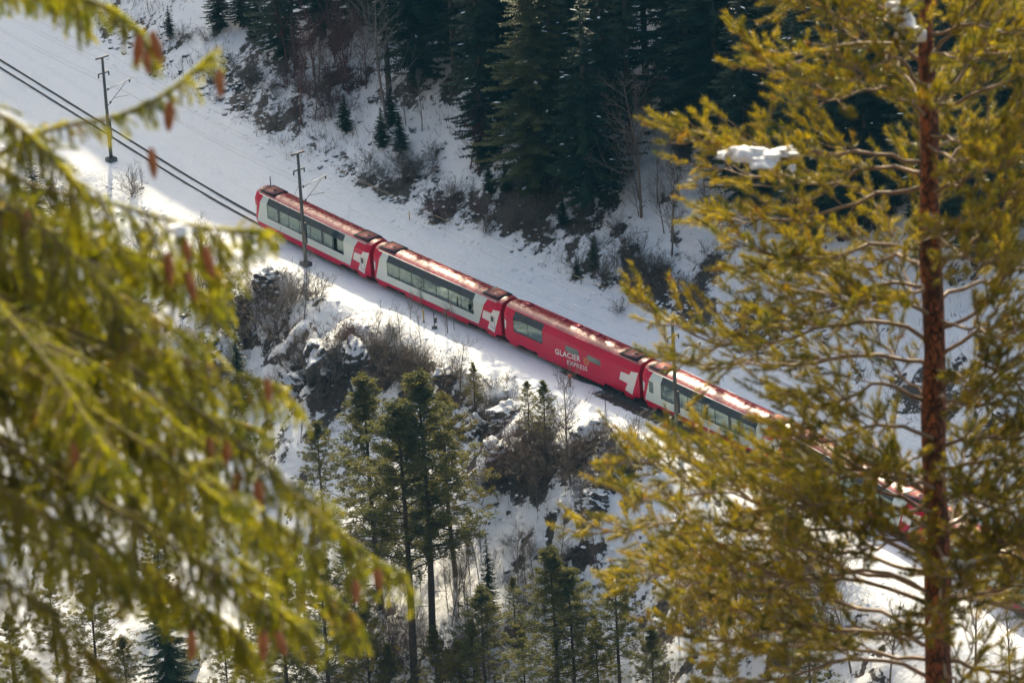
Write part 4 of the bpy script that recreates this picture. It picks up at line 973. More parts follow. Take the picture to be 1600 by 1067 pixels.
def ORD(k, n):
    j = n - 1 - k
    if k == 0: return 'leftmost'
    if j == 0: return 'rightmost'
    return (_ord[k] + ' from left') if k <= j else (_ord[j] + ' from right')
rt_ = np.random.RandomState(321)
for (u, v, du, dv, n, h, mk, lab, grp) in [
  (830, 930, 130, 70, 12, 4.2, 'twig', 'thin bare sapling on the sunlit slope above the bottom pines', 'saplings above the bottom pines'),
  (690, 960, 70, 60, 10, 5.0, 'twig', 'thin bare sapling among the tall pine trunks', 'saplings among the tall pine trunks'),
  (1150, 980, 120, 70, 12, 6.5, 'twig', 'thin bare tree in the grove behind the lower pine boughs', 'bare grove behind the lower pine boughs'),
  (540, 130, 90, 40, 10, 6.5, 'twigred', 'slim reddish bare tree at the forest edge above the first carriage', 'reddish trees at the forest edge'),
  (1040, 330, 70, 50, 8, 5.0, 'twig', 'thin bare tree on the bank left of the pine bough tips', 'thin trees on the bank beside the pine'),
  (650, 520, 60, 40, 7, 3.2, 'twiggrey', 'thin bare sapling on the slope before the second carriage', 'saplings before the second carriage')]:
    spots = sorted((u + du * np.clip(rt_.normal() * .55, -1, 1), v + dv * np.clip(rt_.normal() * .55, -1, 1)) for k in range(n))
    for k, (uu, vv) in enumerate(spots):
        p = ground(uu, vv); var = rt_.randint(4); q = h / 10 * rt_.uniform(.7, 1.25); e = empty('bare_tree', p, 0, (q * .8, q * .8, q)); tag(e, lab + ', ' + ORD(k, n), 'tree', grp); e.rotation_euler = (rt_.uniform(-.15, .15), rt_.uniform(-.15, .15), rt_.uniform(0, 6.28))
        for o in (link('trunk', _bt[var][0], e), link('crown', _bt[var][1], e)): o.material_slots[0].link = 'OBJECT'; o.material_slots[0].material = M[mk]
def bush_geo(seed):
    r = np.random.RandomState(seed); g = Geo()
    for i in range(24):
        az = r.uniform(0, 6.28); lean = r.uniform(0.05, 1.0) ** 1.0; p = np.array([cos(az), sin(az), 0]) * r.uniform(0, 0.22); p[2] = -0.06
        d = unit([cos(az) * lean, sin(az) * lean, 1.0]); ln = r.uniform(0.5, 1.05); n = 5; pts = [p]
        for k in range(n):
            d = unit(d + r.normal(size=3) * 0.14 + np.array([0, 0, -0.10 * lean])); pts.append(pts[-1] + d * ln / n)
        pts = np.array(pts); g.tube(pts, np.linspace(0.0085, 0.003, n + 1), 3, False)
        for k in range(7):
            q = r.uniform(0.2, 0.98) * n; j = min(int(q), n - 1); b = pts[j] + (pts[j + 1] - pts[j]) * (q - j); e = unit(d + r.normal(size=3) * 0.6)
            l2 = ln * r.uniform(.15, .4); m = b + e * l2 * .5; t = b + unit(e + r.normal(size=3) * .25) * l2
            g.tube([b, m, t], [0.0048, 0.0038, 0.0024], 3, False)
            for _ in range(2):
                e2 = unit(e + r.normal(size=3) * .5); g.tube([m, m + e2 * l2 * .5], [0.0036, 0.0022], 3, False)
    return g
BUV = [bush_geo(51 + i) for i in range(4)]; _bu = {}
for (u, v, h, var, mk, lab), p in zip(BUSH, POS_U):
    if var not in _bu: _bu[var] = BUV[var].mesh('bare_shrub', M['twig'])
    o = link('bare_shrub', _bu[var]); o.material_slots[0].link = 'OBJECT'; o.material_slots[0].material = M[mk]; o.location = p; o.rotation_euler = (rng.uniform(-.15, .15), rng.uniform(-.15, .15), rng.uniform(0, 6.28)); k = h * 0.95; o.scale = (k * 1.05, k * 1.05, k); tag(o, lab, 'shrub', 'bare shrubs on the banks')

CLUSTERS = [  # u, v, half width, half height, how many, size, material, label, group
 (400, 490, 75, 45, 13, 2.8, 'twig', 'tangled brown shrub in the brushwood on the rock ledge', 'brushwood on the rock ledge left of the overhanging rock'),
 (500, 575, 50, 28, 10, 3.0, 'twiggrey', 'grey shrub in the shaded hollow under the overhanging rock', 'brushwood under the overhanging rock'),
 (660, 590, 70, 30, 12, 2.4, 'twig', 'fine bare shrub on the rocky slope above the tall pine crowns', 'brushwood above the tall pine crowns'),
 (850, 715, 85, 45, 10, 2.7, 'twig', 'tangled shrub of the large thicket below the red carriage', 'shrubs of the large thicket'),
 (620, 270, 90, 40, 12, 2.0, 'twiggrey', 'small grey shrub on the bank above the first carriage end', 'small shrubs on the bank above the first carriage'),
 (1010, 440, 80, 50, 14, 2.0, 'twig', 'small shrub on the bank above the red carriage end', 'small shrubs on the bank above the red carriage'),
 (1200, 960, 170, 80, 18, 3.4, 'twig', 'bare shrub on the lower right slope behind the pine boughs', 'brushwood behind the lower pine boughs'),
 (640, 1020, 120, 50, 12, 2.8, 'twig', 'low shrub between the trunks of the tall pines', 'undergrowth of the tall pines'),
 (480, 160, 70, 40, 10, 2.6, 'twigred', 'reddish shrub along the upper left forest edge', 'shrubs along the upper left forest edge'),
 (600, 555, 60, 45, 14, 1.8, 'twiggrey', 'low thin shrub between the dark rock and second carriage', 'low scrub below the second carriage'),
 (335, 560, 60, 60, 12, 2.2, 'twig', 'thin shrub on the slope left of the snow hollow', 'scrub left of the snow hollow'),
 (770, 625, 70, 30, 12, 1.6, 'twig', 'low twiggy shrub on the snowy edge below the red carriage', 'low scrub on the snowy edge'),
 (955, 715, 50, 40, 12, 2.0, 'twig', 'thin shrub near the last small post, beside the bough tip', 'scrub beside the pine bough tip'),
 (830, 905, 110, 60, 14, 1.5, 'twiggrey', 'tiny shrub on the open snow slope below the thicket', 'tiny shrubs below the thicket'),
 (400, 110, 110, 60, 14, 1.5, 'twiggrey', 'tiny shrub on the upper left snow slope', 'tiny shrubs on the upper left slope'),
 (800, 350, 110, 40, 14, 1.5, 'twig', 'low shrub along the bank below the brown earth patch', 'low scrub below the brown earth patch'),
 (240, 420, 110, 70, 12, 3.0, 'twiggrey', 'grey shrub on the slope behind the blurred spruce limbs', 'shrubs behind the blurred spruce limbs'),
]
rc_ = np.random.RandomState(123)
_ord = 'first second third fourth fifth sixth seventh eighth ninth tenth eleventh twelfth'.split()
def ORD(k, n):
    j = n - 1 - k
    if k == 0: return 'leftmost'
    if j == 0: return 'rightmost'
    return (_ord[k] + ' from left') if k <= j else (_ord[j] + ' from right')
for (u, v, du, dv, n, h, mk, lab, grp) in CLUSTERS:
    spots = sorted((u + du * np.clip(rc_.normal() * .5, -1, 1), v + dv * np.clip(rc_.normal() * .5, -1, 1)) for k in range(n))
    for k, (uu, vv) in enumerate(spots):
        p = ground(uu, vv); var = rc_.randint(4)
        o = link('bare_shrub', _bu[var]); o.material_slots[0].link = 'OBJECT'; o.material_slots[0].material = M[mk]
        q = h * rc_.uniform(.65, 1.2); o.location = p; o.scale = (q * 1.1, q * 1.1, q); o.rotation_euler = (rc_.uniform(-.2, .2), rc_.uniform(-.2, .2), rc_.uniform(0, 6.28)); tag(o, lab + ', ' + ORD(k, n), 'shrub', grp)

# loose twigs and dry stalks standing out of the snow on the banks: nobody could count them
def stalks():
    g = Geo(); r = np.random.RandomState(77); N = 9000
    a = r.uniform(-95, 62, N); side = r.rand(N) < 0.5
    t = np.where(side, r.gamma(2.2, 3.2, N) + 9.2, -(r.gamma(2.4, 5.0, N) + 6.0))
    P = ORG + UD * a[:, None] + ND * (t + track_b(a))[:, None]; x, y = P[:, 0], P[:, 1]
    keep = fbm(x, y, 5.0, 3, 40.0) > -0.05; x, y = x[keep], y[keep]; z = height(x, y); n = len(x)
    for _ in range(3):
        b = np.stack([x + r.normal(size=n) * .15, y + r.normal(size=n) * .15, z - .05], -1); h = r.uniform(.25, 1.0, n) ** 1.5 * 1.2 + .15
        d = np.stack([r.normal(size=n) * .35, r.normal(size=n) * .35, np.ones(n)], -1) * h[:, None]; w = r.normal(size=(n, 3)) * 0.016; w[:, 2] = 0
        g.tris(np.stack([b - w, b + w, b + d], 1))
    return g.mesh('dry_stalks', M['twig'])
tag(link('dry_stalks', stalks()), 'dry stalks and twigs standing out of the snow banks', 'stalks', kind='stuff')
def stones():
    g = Geo(); r = np.random.RandomState(78); N = 900
    a = r.uniform(-95, 62, N); side = r.rand(N) < 0.7
    t = np.where(side, r.gamma(2.0, 1.7, N) + 9.6, -(r.gamma(2.0, 4.0, N) + 6.5))
    P = ORG + UD * a[:, None] + ND * (t + track_b(a))[:, None]; z = height(P[:, 0], P[:, 1])
    for i in range(N):
        if fbm(P[i, 0], P[i, 1], 6.0, 3, 60.0) < -0.02: continue
        s = r.uniform(.10, .42) ** 1.45; c = np.array([P[i, 0], P[i, 1], z[i] + s * .15]); X = rdir(8, r) * s * r.uniform(.6, 1.2, (8, 1)) * [1.3, 1.0, .7]
        q = np.array([[i_, j_, k_] for i_ in (-1, 1) for j_ in (-1, 1) for k_ in (-1, 1)], float) * s * r.uniform(.55, 1.1, (8, 1)) * [1.2, .9, .65]; an_ = r.uniform(0, 6.28)
        q = q @ np.array([[cos(an_), sin(an_), 0], [-sin(an_), cos(an_), 0], [0, 0, 1]])
        T = []
        for A, B, C, D in ((0, 1, 3, 2), (4, 6, 7, 5), (0, 4, 5, 1), (2, 3, 7, 6), (0, 2, 6, 4), (1, 5, 7, 3)): T += [(A, B, C), (A, C, D)]
        g.add(q + c, T)
    return g.mesh('loose_stones', M['rock'])
tag(link('loose_stones', stones()), 'loose dark stones scattered over the snow banks', 'stones', kind='stuff')

def lumps():
    g = Geo(); r = np.random.RandomState(91); N = 1500
    a = r.uniform(-95, 62, N); side = r.rand(N) < 0.6; t = np.where(side, r.gamma(2.0, 2.2, N) + 7.2, -(r.gamma(2.0, 3.0, N) + 4.4))
    P = ORG + UD * a[:, None] + ND * (t + track_b(a))[:, None]; z = height(P[:, 0], P[:, 1])
    O = np.array([[1, 0, 0], [0, 1, 0], [-1, 0, 0], [0, -1, 0], [0, 0, 1], [0.7, 0.7, .35], [-.7, .7, .35], [-.7, -.7, .35], [.7, -.7, .35]], float)
    T = [(0, 5, 4), (5, 1, 4), (1, 6, 4), (6, 2, 4), (2, 7, 4), (7, 3, 4), (3, 8, 4), (8, 0, 4)]
    for i in range(N):
        s_ = r.uniform(.08, .34) ** 1.2; g.add(O * s_ * r.uniform(.7, 1.3, (9, 1)) * [1, 1, .7] + np.array([P[i, 0], P[i, 1], z[i] - .02]), T)
    return g.mesh('snow_lumps', M['snow'], True)
tag(link('snow_lumps', lumps()), 'small lumps of fallen and ploughed snow beside the line', 'snow', kind='stuff')

# ------------------------------------------------------------------ the near trees (out of focus)
def plated_bark():
    m, n, l = material('plated_pine_bark'); b = n['Principled BSDF']; b.inputs['Roughness'].default_value = 0.75
    tc = n.new('ShaderNodeTexCoord'); mp = n.new('ShaderNodeMapping'); mp.inputs['Scale'].default_value = (1, 1, 0.42); l.new(tc.outputs['Object'], mp.inputs[0])
    vo = n.new('ShaderNodeTexVoronoi'); vo.feature = 'DISTANCE_TO_EDGE'; vo.inputs['Scale'].default_value = 17
    dn_ = n.new('ShaderNodeTexNoise'); dn_.inputs['Scale'].default_value = 9; dn_.inputs['Detail'].default_value = 4; l.new(mp.outputs[0], dn_.inputs['Vector'])
    va = n.new('ShaderNodeVectorMath'); va.operation = 'MULTIPLY_ADD'; va.inputs[1].default_value = (0.16, 0.16, 0.16); l.new(dn_.outputs['Color'], va.inputs[0]); l.new(mp.outputs[0], va.inputs[2]); l.new(va.outputs[0], vo.inputs['Vector'])
    nz = n.new('ShaderNodeTexNoise'); nz.inputs['Scale'].default_value = 5.5; nz.inputs['Detail'].default_value = 8; nz.inputs['Roughness'].default_value = 0.75; l.new(mp.outputs[0], nz.inputs['Vector'])
    r1 = n.new('ShaderNodeValToRGB'); e = r1.color_ramp.elements; e[0].position = 0.36; e[0].color = (0.035, 0.018, 0.012, 1); e[1].position = 0.66; e[1].color = (0.48, 0.14, 0.042, 1); e.new(0.5).color = (0.20, 0.062, 0.026, 1); l.new(nz.outputs[0], r1.inputs[0])
    mr = n.new('ShaderNodeMapRange'); mr.inputs[2].default_value = 0.10; l.new(vo.outputs['Distance'], mr.inputs[0])
    mx = n.new('ShaderNodeMix'); mx.data_type = 'RGBA'; mx.inputs[6].default_value = (0.05, 0.022, 0.014, 1); l.new(mr.outputs[0], mx.inputs[0]); l.new(r1.outputs[0], mx.inputs[7]); l.new(mx.outputs[2], b.inputs['Base Color'])
    bp = n.new('ShaderNodeBump'); bp.inputs['Strength'].default_value = 1.0; bp.inputs['Distance'].default_value = 0.03; l.new(mr.outputs[0], bp.inputs['Height']); l.new(bp.outputs[0], b.inputs['Normal'])
    return m
M['fgpine'] = foliage('near_pine_needles', (0.022, 0.042, 0.010), (0.275, 0.220, 0.030), 0.53, (2.25, 2.05, 0.7), rough=0.34, gloss=0.7, objrand=False, sc=5.0, dead=(0.21, 0.095, 0.024), dsc=6.0)  # dark end lowered, putting contrast to the golden highlights into the colour
M['fgspruce'] = foliage('near_spruce_needles', (0.050, 0.078, 0.010), (0.320, 0.295, 0.026), 0.60, (2.3, 2.2, 0.6), rough=0.32, gloss=0.8, objrand=False, sc=9.0, dead=(0.20, 0.115, 0.026), dsc=5.0)
M['fgbark'] = plated_bark()
M['fgtwig'] = simple('pale_twig_bark', (0.22, 0.14, 0.085), 0.6, var=0.35, sc=8)
M['sprucebark'] = simple('spruce_twig_bark', (0.16, 0.11, 0.045), 0.7, var=0.35, sc=8)
M['cone'] = simple('spruce_cone', (0.42, 0.145, 0.05), 0.6, var=0.45, sc=45, bump=0.6)
CT = -F_                                                    # towards the viewer
def spline(pts, n):
    pts = np.asarray(pts, float); m = len(pts); t = np.linspace(0, m - 1, n); out = []
    for q in t:
        i = min(int(q), m - 2); f = q - i; p0 = pts[max(i - 1, 0)]; p1 = pts[i]; p2 = pts[i + 1]; p3 = pts[min(i + 2, m - 1)]
        out.append(0.5 * ((2 * p1) + (-p0 + p2) * f + (2 * p0 - 5 * p1 + 4 * p2 - p3) * f * f + (-p0 + 3 * p1 - 3 * p2 + p3) * f ** 3))
    return np.array(out)
def needles_on(g, base, d, length, n, nl, nw, r, spread=0.9, flat=False):
    """needles round a straight shoot"""
    q = r.rand(n); o = base + d * (q * length)[:, None]
    x = unit(np.cross(d, [0.31, 0.55, 0.77])); y = np.cross(d, x); a = r.uniform(0, 2 * pi, n)
    rad = np.cos(a)[:, None] * x + np.sin(a)[:, None] * y
    sp = spread * r.uniform(0.6, 1.2, n) * (1.15 - 0.55 * q)
    nd = rad * np.sin(sp)[:, None] + d * np.cos(sp)[:, None]; ll = nl * r.uniform(0.7, 1.15, n)
    w = np.cross(nd, rdir(n, r)); w /= np.linalg.norm(w, axis=1)[:, None] + 1e-6
    g.tris(np.stack([o - w * nw, o + w * nw, o + nd * ll[:, None]], 1))

# --- pine on the right
rp = np.random.RandomState(5)
PD = 40.0
trunk_px = [(1440, -420), (1445, -150), (1447, 0), (1451, 250), (1458, 520), (1462, 800), (1468, 1067), (1474, 1400)]
tp = [at(u, v, PD) for u, v in trunk_px]
low = tp[-1].copy(); gx, gy = low[0], low[1]; gz = float(height(gx, gy)); base = np.array([gx + 0.05, gy, gz - 0.4])
root = empty('pine_tree', base); tag(root, 'large out-of-focus pine with orange-brown trunk on the right', 'pine')
pts = spline([tp[0] + np.array([0, 0, 1.5])] + tp, 26); pts = np.vstack([pts, base[None, :]]) - base
zz = np.linspace(0, 1, len(pts)); rad = np.interp(pts[:, 2], sorted([0, pts[22, 2], pts[14, 2], pts[6, 2], pts[0, 2]]), [0.24, 0.108, 0.084, 0.048, 0.012])
pts = pts + np.stack([0.012 * np.sin(np.arange(len(pts)) * 1.7), 0 * zz, 0 * zz], -1); rad = rad * (1 + 0.09 * np.sin(np.arange(len(pts)) * 2.3))
g = Geo(); g.tube(pts, rad, 12); link('trunk', g.mesh('trunk', M['fgbark'], True), root)
def trunk_at(v):
    for (a, b) in zip(trunk_px, trunk_px[1:]):
        if a[1] <= v <= b[1]: f = (v - a[1]) / (b[1] - a[1]); return (a[0] + (b[0] - a[0]) * f, v)
    return trunk_px[-1]
def pine_branch(path, dens=1.0, first=0.28, thick=0.020):
    g = Geo(); nd = Geo(); n = 14; P = spline(path, n) + np.vstack([np.zeros((1, 3)), rp.normal(size=(n - 1, 3)) * 0.018]); P = P - base
    ln = np.linalg.norm(np.diff(P, axis=0), axis=1).sum()
    g.tube(P, np.linspace(thick, 0.005, n), 6)
    tg = np.gradient(P, axis=0); tg /= np.linalg.norm(tg, axis=1)[:, None]
    def shoot(b, d, l):
        g.tube([b, b + d * l], [0.0045, 0.003], 3, False); needles_on(nd, b + d * l * 0.05, d, l * 1.0, int(600 * l * dens) + 18, 0.062, 0.0021, rp, 0.95)
    sgn = 1
    for q in np.arange(first, 1.0, 0.080 / max(ln, 0.5)):
        i = min(int(q * (n - 1)), n - 2); b = P[i] + (P[i + 1] - P[i]) * (q * (n - 1) - i); sgn = -sgn
        s1 = unit(np.cross(tg[i], [0, 0, 1])) * sgn; d = unit(tg[i] * 0.75 + s1 * rp.uniform(0.3, 0.9) + np.array([0, 0, rp.uniform(-0.15, 0.55)]) + rp.normal(size=3) * 0.18)
        l2 = min(0.62, 0.32 * ln) * (1.12 - 0.75 * q) * rp.uniform(0.6, 1.2) + 0.07
        e = b + d * l2 + np.array([0, 0, 0.10 * l2]); m_ = b + d * l2 * 0.5; g.tube([b, m_, e], [0.007, 0.0055, 0.004], 4, False)
        for f in np.arange(0.22, 1.01, 0.098 / max(l2, 0.14)):
            c = b + (e - b) * f; dd = unit(d + rp.normal(size=3) * 0.60 + np.array([0, 0, 0.22])); shoot(c, dd, rp.uniform(0.08, 0.17))
        shoot(e, unit(d + np.array([0, 0, .25])), rp.uniform(0.12, 0.2))
    shoot(P[-1] - tg[-1] * 0.05, tg[-1], 0.2)
    br = link('branch', g.mesh('branch', M['fgtwig']), root); link('needles', nd.mesh('needles', M['fgpine']), br)
LEFT = [(-60, [(1350, -90), (1250, -120), (1170, -60)], 0.2), (60, [(1360, 10), (1250, -10), (1150, 5)], 0.3), (110, [(1370, 70), (1260, 75), (1175, 110), (1135, 90)], -0.3),
 (185, [(1370, 140), (1290, 150), (1205, 165)], 0.5), (262, [(1370, 245), (1260, 240), (1130, 235), (1012, 213)], 0.15), (300, [(1380, 300), (1260, 330), (1150, 345), (1068, 345)], -0.3),
 (400, [(1370, 380), (1270, 400), (1180, 405), (1095, 385)], 0.6), (450, [(1370, 440), (1240, 460), (1140, 440)], -0.6), (545, [(1370, 500), (1240, 520), (1110, 540), (975, 485)], 0.0),
 (580, [(1360, 555), (1240, 565), (1110, 570), (1020, 560)], -0.4), (630, [(1360, 600), (1270, 640), (1190, 630)], 0.4), (690, [(1370, 660), (1280, 690), (1200, 680)], 0.8),
 (770, [(1370, 730), (1260, 740), (1130, 720), (1050, 690)], -0.7), (800, [(1350, 765), (1210, 770), (1080, 750), (945, 715)], 0.2), (880, [(1340, 830), (1180, 830), (1050, 815), (900, 832)], 0.0),
 (930, [(1340, 890), (1200, 880), (1080, 890), (960, 905)], -0.4), (955, [(1330, 905), (1210, 910), (1130, 935), (1060, 930)], 0.5), (1010, [(1350, 985), (1230, 980), (1120, 1000), (1020, 985)], -0.2), (1060, [(1330, 1030), (1200, 1060), (1080, 1075)], 0.3)]
RIGHT = [(-40, [(1520, -90), (1600, -100)], 0.2), (90, [(1500, 30), (1550, -20)], 0.3), (180, [(1520, 90), (1550, 10), (1580, -60)], -0.3), (170, [(1520, 145), (1620, 110), (1690, 90)], 0.4),
 (290, [(1520, 220), (1600, 190), (1700, 180)], -0.2), (300, [(1520, 270), (1620, 130)], 0.5), (430, [(1530, 370), (1620, 330), (1720, 330)], 0.2), (470, [(1530, 440), (1620, 420), (1700, 440)], -0.5),
 (560, [(1530, 520), (1640, 480), (1720, 470)], 0.3), (650, [(1540, 600), (1620, 540), (1700, 520)], -0.1), (740, [(1540, 720), (1640, 730), (1720, 700)], 0.5), (830, [(1540, 790), (1630, 770), (1720, 790)], -0.4),
 (950, [(1530, 890), (1600, 860), (1700, 840)], 0.2), (930, [(1540, 940), (1640, 960), (1720, 950)], -0.5), (1030, [(1540, 1045), (1620, 1060), (1700, 1090)], 0.2)]
LEFT = [(v0, [(u + (58 if v0 < 500 else 34) * (i + 1) / len(path), v) for i, (u, v) in enumerate(path)], dep) for v0, path, dep in LEFT]
for v0, path, dep in LEFT + RIGHT:
    P0 = at(*trunk_at(v0), PD); n_ = len(path)
    pine_branch([P0] + [at(u, v, PD - dep * (i + 1) / n_ * 1.6) for i, (u, v) in enumerate(path)], first=0.30 if path[0][0] < 1440 else 0.25)
LEFT2 = [(760, [(1400, 755), (1330, 785), (1270, 790)], 1.4), (800, [(1390, 790), (1300, 800), (1215, 790)], 1.5), (850, [(1400, 845), (1330, 865), (1250, 860)], 1.3), 
 (780, [(1510, 775), (1570, 800), (1640, 835)], 1.2), (820, [(1520, 840), (1580, 870), (1650, 885)], 1.3), (700, [(1520, 690), (1590, 680), (1660, 700)], 1.0), (890, [(1520, 865), (1580, 840), (1650, 820)], 1.5), (860, [(1510, 850), (1560, 855), (1610, 890)], -0.8), (940, [(1520, 930), (1590, 915), (1660, 925)], 1.1), (380, [(1520, 350), (1590, 300), (1660, 280)], 0.8), (520, [(1530, 480), (1600, 400), (1670, 380)], 1.0), (610, [(1530, 570), (1600, 610), (1660, 640)], 0.9), (60, [(1510, 40), (1580, 50), (1650, 30)], 0.9)]
for v0, path, dep in LEFT2:
    P0 = at(*trunk_at(v0), PD); n_ = len(path); pine_branch([P0] + [at(u, v, PD - dep * (i + 1) / n_ * 1.2) for i, (u, v) in enumerate(path)], first=0.22)
for i in range(len(LEFT) - 1):                                # the boughs between
    if i in (1, 3, 5, 8, 9, 10, 11): continue
    (va, pa_, da), (vb, pb_, db) = LEFT[i], LEFT[i + 1]; m_ = min(len(pa_), len(pb_))
    path = [((pa_[j][0] + pb_[j][0]) / 2 + rp.uniform(5, 40), (pa_[j][1] + pb_[j][1]) / 2 + rp.uniform(-14, 14)) for j in range(m_)]
    P0 = at(*trunk_at((va + vb) / 2), PD); dep = rp.choice([-1, 1]) * rp.uniform(0.5, 1.3)
    pine_branch([P0] + [at(u, v, PD - dep * (j + 1) / m_ * 1.6) for j, (u, v) in enumerate(path)], first=0.3)
for k in range(34):                                          # branches reaching towards and away from the viewer
    v0 = -80 + k * 40 + rp.uniform(-15, 15); P0 = at(*trunk_at(v0), PD); az = rp.uniform(0.30, 0.70) * pi + (pi if k % 3 else 0)
    d = np.array([cos(az), sin(az), 0.12]); ln = rp.uniform(0.9, 1.7)
    pine_branch([P0, P0 + d * ln * 0.5 + np.array([0, 0, 0.02]), P0 + d * ln + np.array([0, 0, 0.2])], first=0.35, thick=0.016)

# --- spruce on the left: its trunk stands outside the frame, its limbs reach in
rs = np.random.RandomState(9); SD = 17.8
st = at(-620, 520, SD); sb = np.array([st[0], st[1], float(height(st[0], st[1])) - 0.3])
sroot = empty('spruce_tree', sb); tag(sroot, 'large out-of-focus spruce with hanging brown cones, its limbs filling the left', 'spruce')
g = Geo(); g.tube([(0, 0, 0), (0, 0, 8), (0, 0, st[2] - sb[2]), (0, 0, st[2] - sb[2] + 7)], [0.24, 0.18, 0.12, 0.01], 12); link('trunk', g.mesh('trunk', M['bark'], True), sroot)
def spruce_limb(path, dep, blen=(0.10, 0.30), dens=1.0, both=0.25):
    g = Geo(); nd = Geo(); n = 26; v0 = path[0][1] - 40
    tz = at(-620, v0, SD); P0 = np.array([st[0], st[1], tz[2]])
    P = spline([P0] + [at(u, v, SD - dep * (i + 1) / len(path)) for i, (u, v) in enumerate(path)], n) - sb
    g.tube(P, np.linspace(0.011, 0.003, n), 6)
    seg = np.linalg.norm(np.diff(P, axis=0), axis=1); ln = seg.sum(); tg = np.gradient(P, axis=0); tg /= np.linalg.norm(tg, axis=1)[:, None]
    needles_on(nd, P[-1] - tg[-1] * .12, tg[-1], .12, 160, 0.021, 0.0021, rs, 0.9)
    def twig(b, d, l):
        m = 3; c = [b]; dd = d
        for k in range(m): dd = unit(dd + np.array([0, 0, -0.30]) + rs.normal(size=3) * 0.12); c.append(c[-1] + dd * l / m)
        g.tube(np.array(c), [0.0026, 0.0022, 0.0019, 0.0015], 3, False)
        for k in range(m): needles_on(nd, c[k], unit(c[k + 1] - c[k]), l / m, int(l / m * 620 * dens) + 4, 0.021, 0.0022, rs, 0.95)
    lo_, hi_ = blen
    for q in np.arange(0.30, 1.0, 0.045 / ln):
        i = min(int(q * (n - 1)), n - 2); b = P[i] + (P[i + 1] - P[i]) * (q * (n - 1) - i)
        needles_on(nd, b, tg[i], 0.06, 34, 0.021, 0.0021, rs, 1.1)
        if hi_ < 0.17:                                        # thin outer limb: hanging twigs only
            for _ in range(2):
                s1 = unit(np.cross(tg[i], [0, 0, 1])) * rs.choice([-1, 1]); twig(b, unit(tg[i] * rs.uniform(.1, .7) + s1 * rs.uniform(0, .6) + np.array([0, 0, rs.uniform(-1.1, .25)])), rs.uniform(lo_, hi_) * 0.9)
            continue
        s1 = unit(np.cross(tg[i], [0, 0, 1])) * rs.choice([-1, 1]); l = rs.uniform(lo_, hi_) * (1.2 - 0.8 * q) + 0.05; d = unit(tg[i] * rs.uniform(0.3, 0.9) + s1 * rs.uniform(0.3, 0.9) + np.array([0, 0, rs.uniform(-0.6, 0.1)]))
        m = 4; c = [b]; dd = d
        for k in range(m): dd = unit(dd + np.array([0, 0, -0.18]) + rs.normal(size=3) * 0.08); c.append(c[-1] + dd * l / m)
        c = np.array(c); g.tube(c, np.linspace(0.004, 0.002, m + 1), 3, False)
        for f in np.arange(0.1, 1.0, 0.026 / l):
            k = min(int(f * m), m - 1); o = c[k] + (c[k + 1] - c[k]) * (f * m - k); e = unit(unit(c[k + 1] - c[k]) * rs.uniform(.2, .8) + rs.normal(size=3) * 0.45 + np.array([0, 0, -rs.uniform(0.2, 0.9)]))
            twig(o, e, rs.uniform(0.05, 0.13))
    br = link('limb', g.mesh('limb', M['sprucebark']), sroot); link('needles', nd.mesh('needles', M['fgspruce']), br)
LIMBS = [([(-300, -20), (-140, 80), (-30, 160), (50, 215), (120, 290)], 0.6, (0.09, 0.2)), ([(-300, -150), (-60, -40), (90, -12), (180, 20), (238, 78)], 0.3, (0.06, 0.16)), ([(-300, -250), (-100, -90), (40, -40), (130, 8)], -0.6, (0.08, 0.2)),
 ([(-300, 300), (-60, 262), (70, 205), (180, 182), (260, 145), (325, 92)], 0.5, (0.05, 0.12)), ([(-300, 120), (-100, 200), (40, 285), (180, 320), (300, 352), (398, 362)], 0.2, (0.10, 0.24)),
 ([(-300, 200), (-80, 290), (80, 350), (200, 390), (325, 462)], -0.5, (0.14, 0.32)), ([(-300, 330), (-60, 430), (120, 520), (280, 560), (430, 602)], 0.4, (0.12, 0.30)),
 ([(-300, 380), (-60, 460), (180, 560), (360, 680), (480, 790), (598, 886)], 0.7, (0.14, 0.34)), ([(-300, 300), (-100, 380), (60, 450), (200, 520), (330, 620)], -0.8, (0.16, 0.34)),
 ([(-300, 480), (-60, 580), (120, 660), (300, 740), (450, 830)], -0.2, (0.16, 0.36)), ([(-300, 560), (-60, 660), (120, 760), (270, 850), (400, 930), (452, 968)], 0.3, (0.14, 0.32)),
 ([(-300, 700), (-80, 790), (80, 850), (200, 900), (330, 960)], -0.5, (0.12, 0.26)), ([(-300, 820), (-60, 880), (80, 960), (170, 1060)], 0.2, (0.10, 0.24)),
 ([(-300, 400), (-100, 500), (80, 600), (220, 690), (340, 780)], 1.0, (0.16, 0.34)), ([(-300, 900), (-100, 960), (40, 1030), (110, 1110)], -0.3, (0.1, 0.24)),
 ([(-300, 150), (-120, 240), (20, 330), (140, 420), (220, 520)], 0.9, (0.14, 0.30)), ([(-300, 620), (-80, 720), (60, 800), (180, 880)], 0.9, (0.14, 0.3)), ([(-300, 250), (-120, 340), (0, 430), (120, 560), (200, 680)], -1.2, (0.14, 0.3))]
for path, dep, bl in LIMBS: spruce_limb(path, dep, bl)
for path, dep, bl in [q for i_, q in enumerate(LIMBS) if i_ > 3 and i_ not in (11, 12, 14, 16)]:
    du, dv = rs.uniform(-70, -10), rs.uniform(35, 75); spruce_limb([(u + du * (i / 4), v + dv) for i, (u, v) in enumerate(path)], -dep + rs.uniform(-.4, .4), bl)
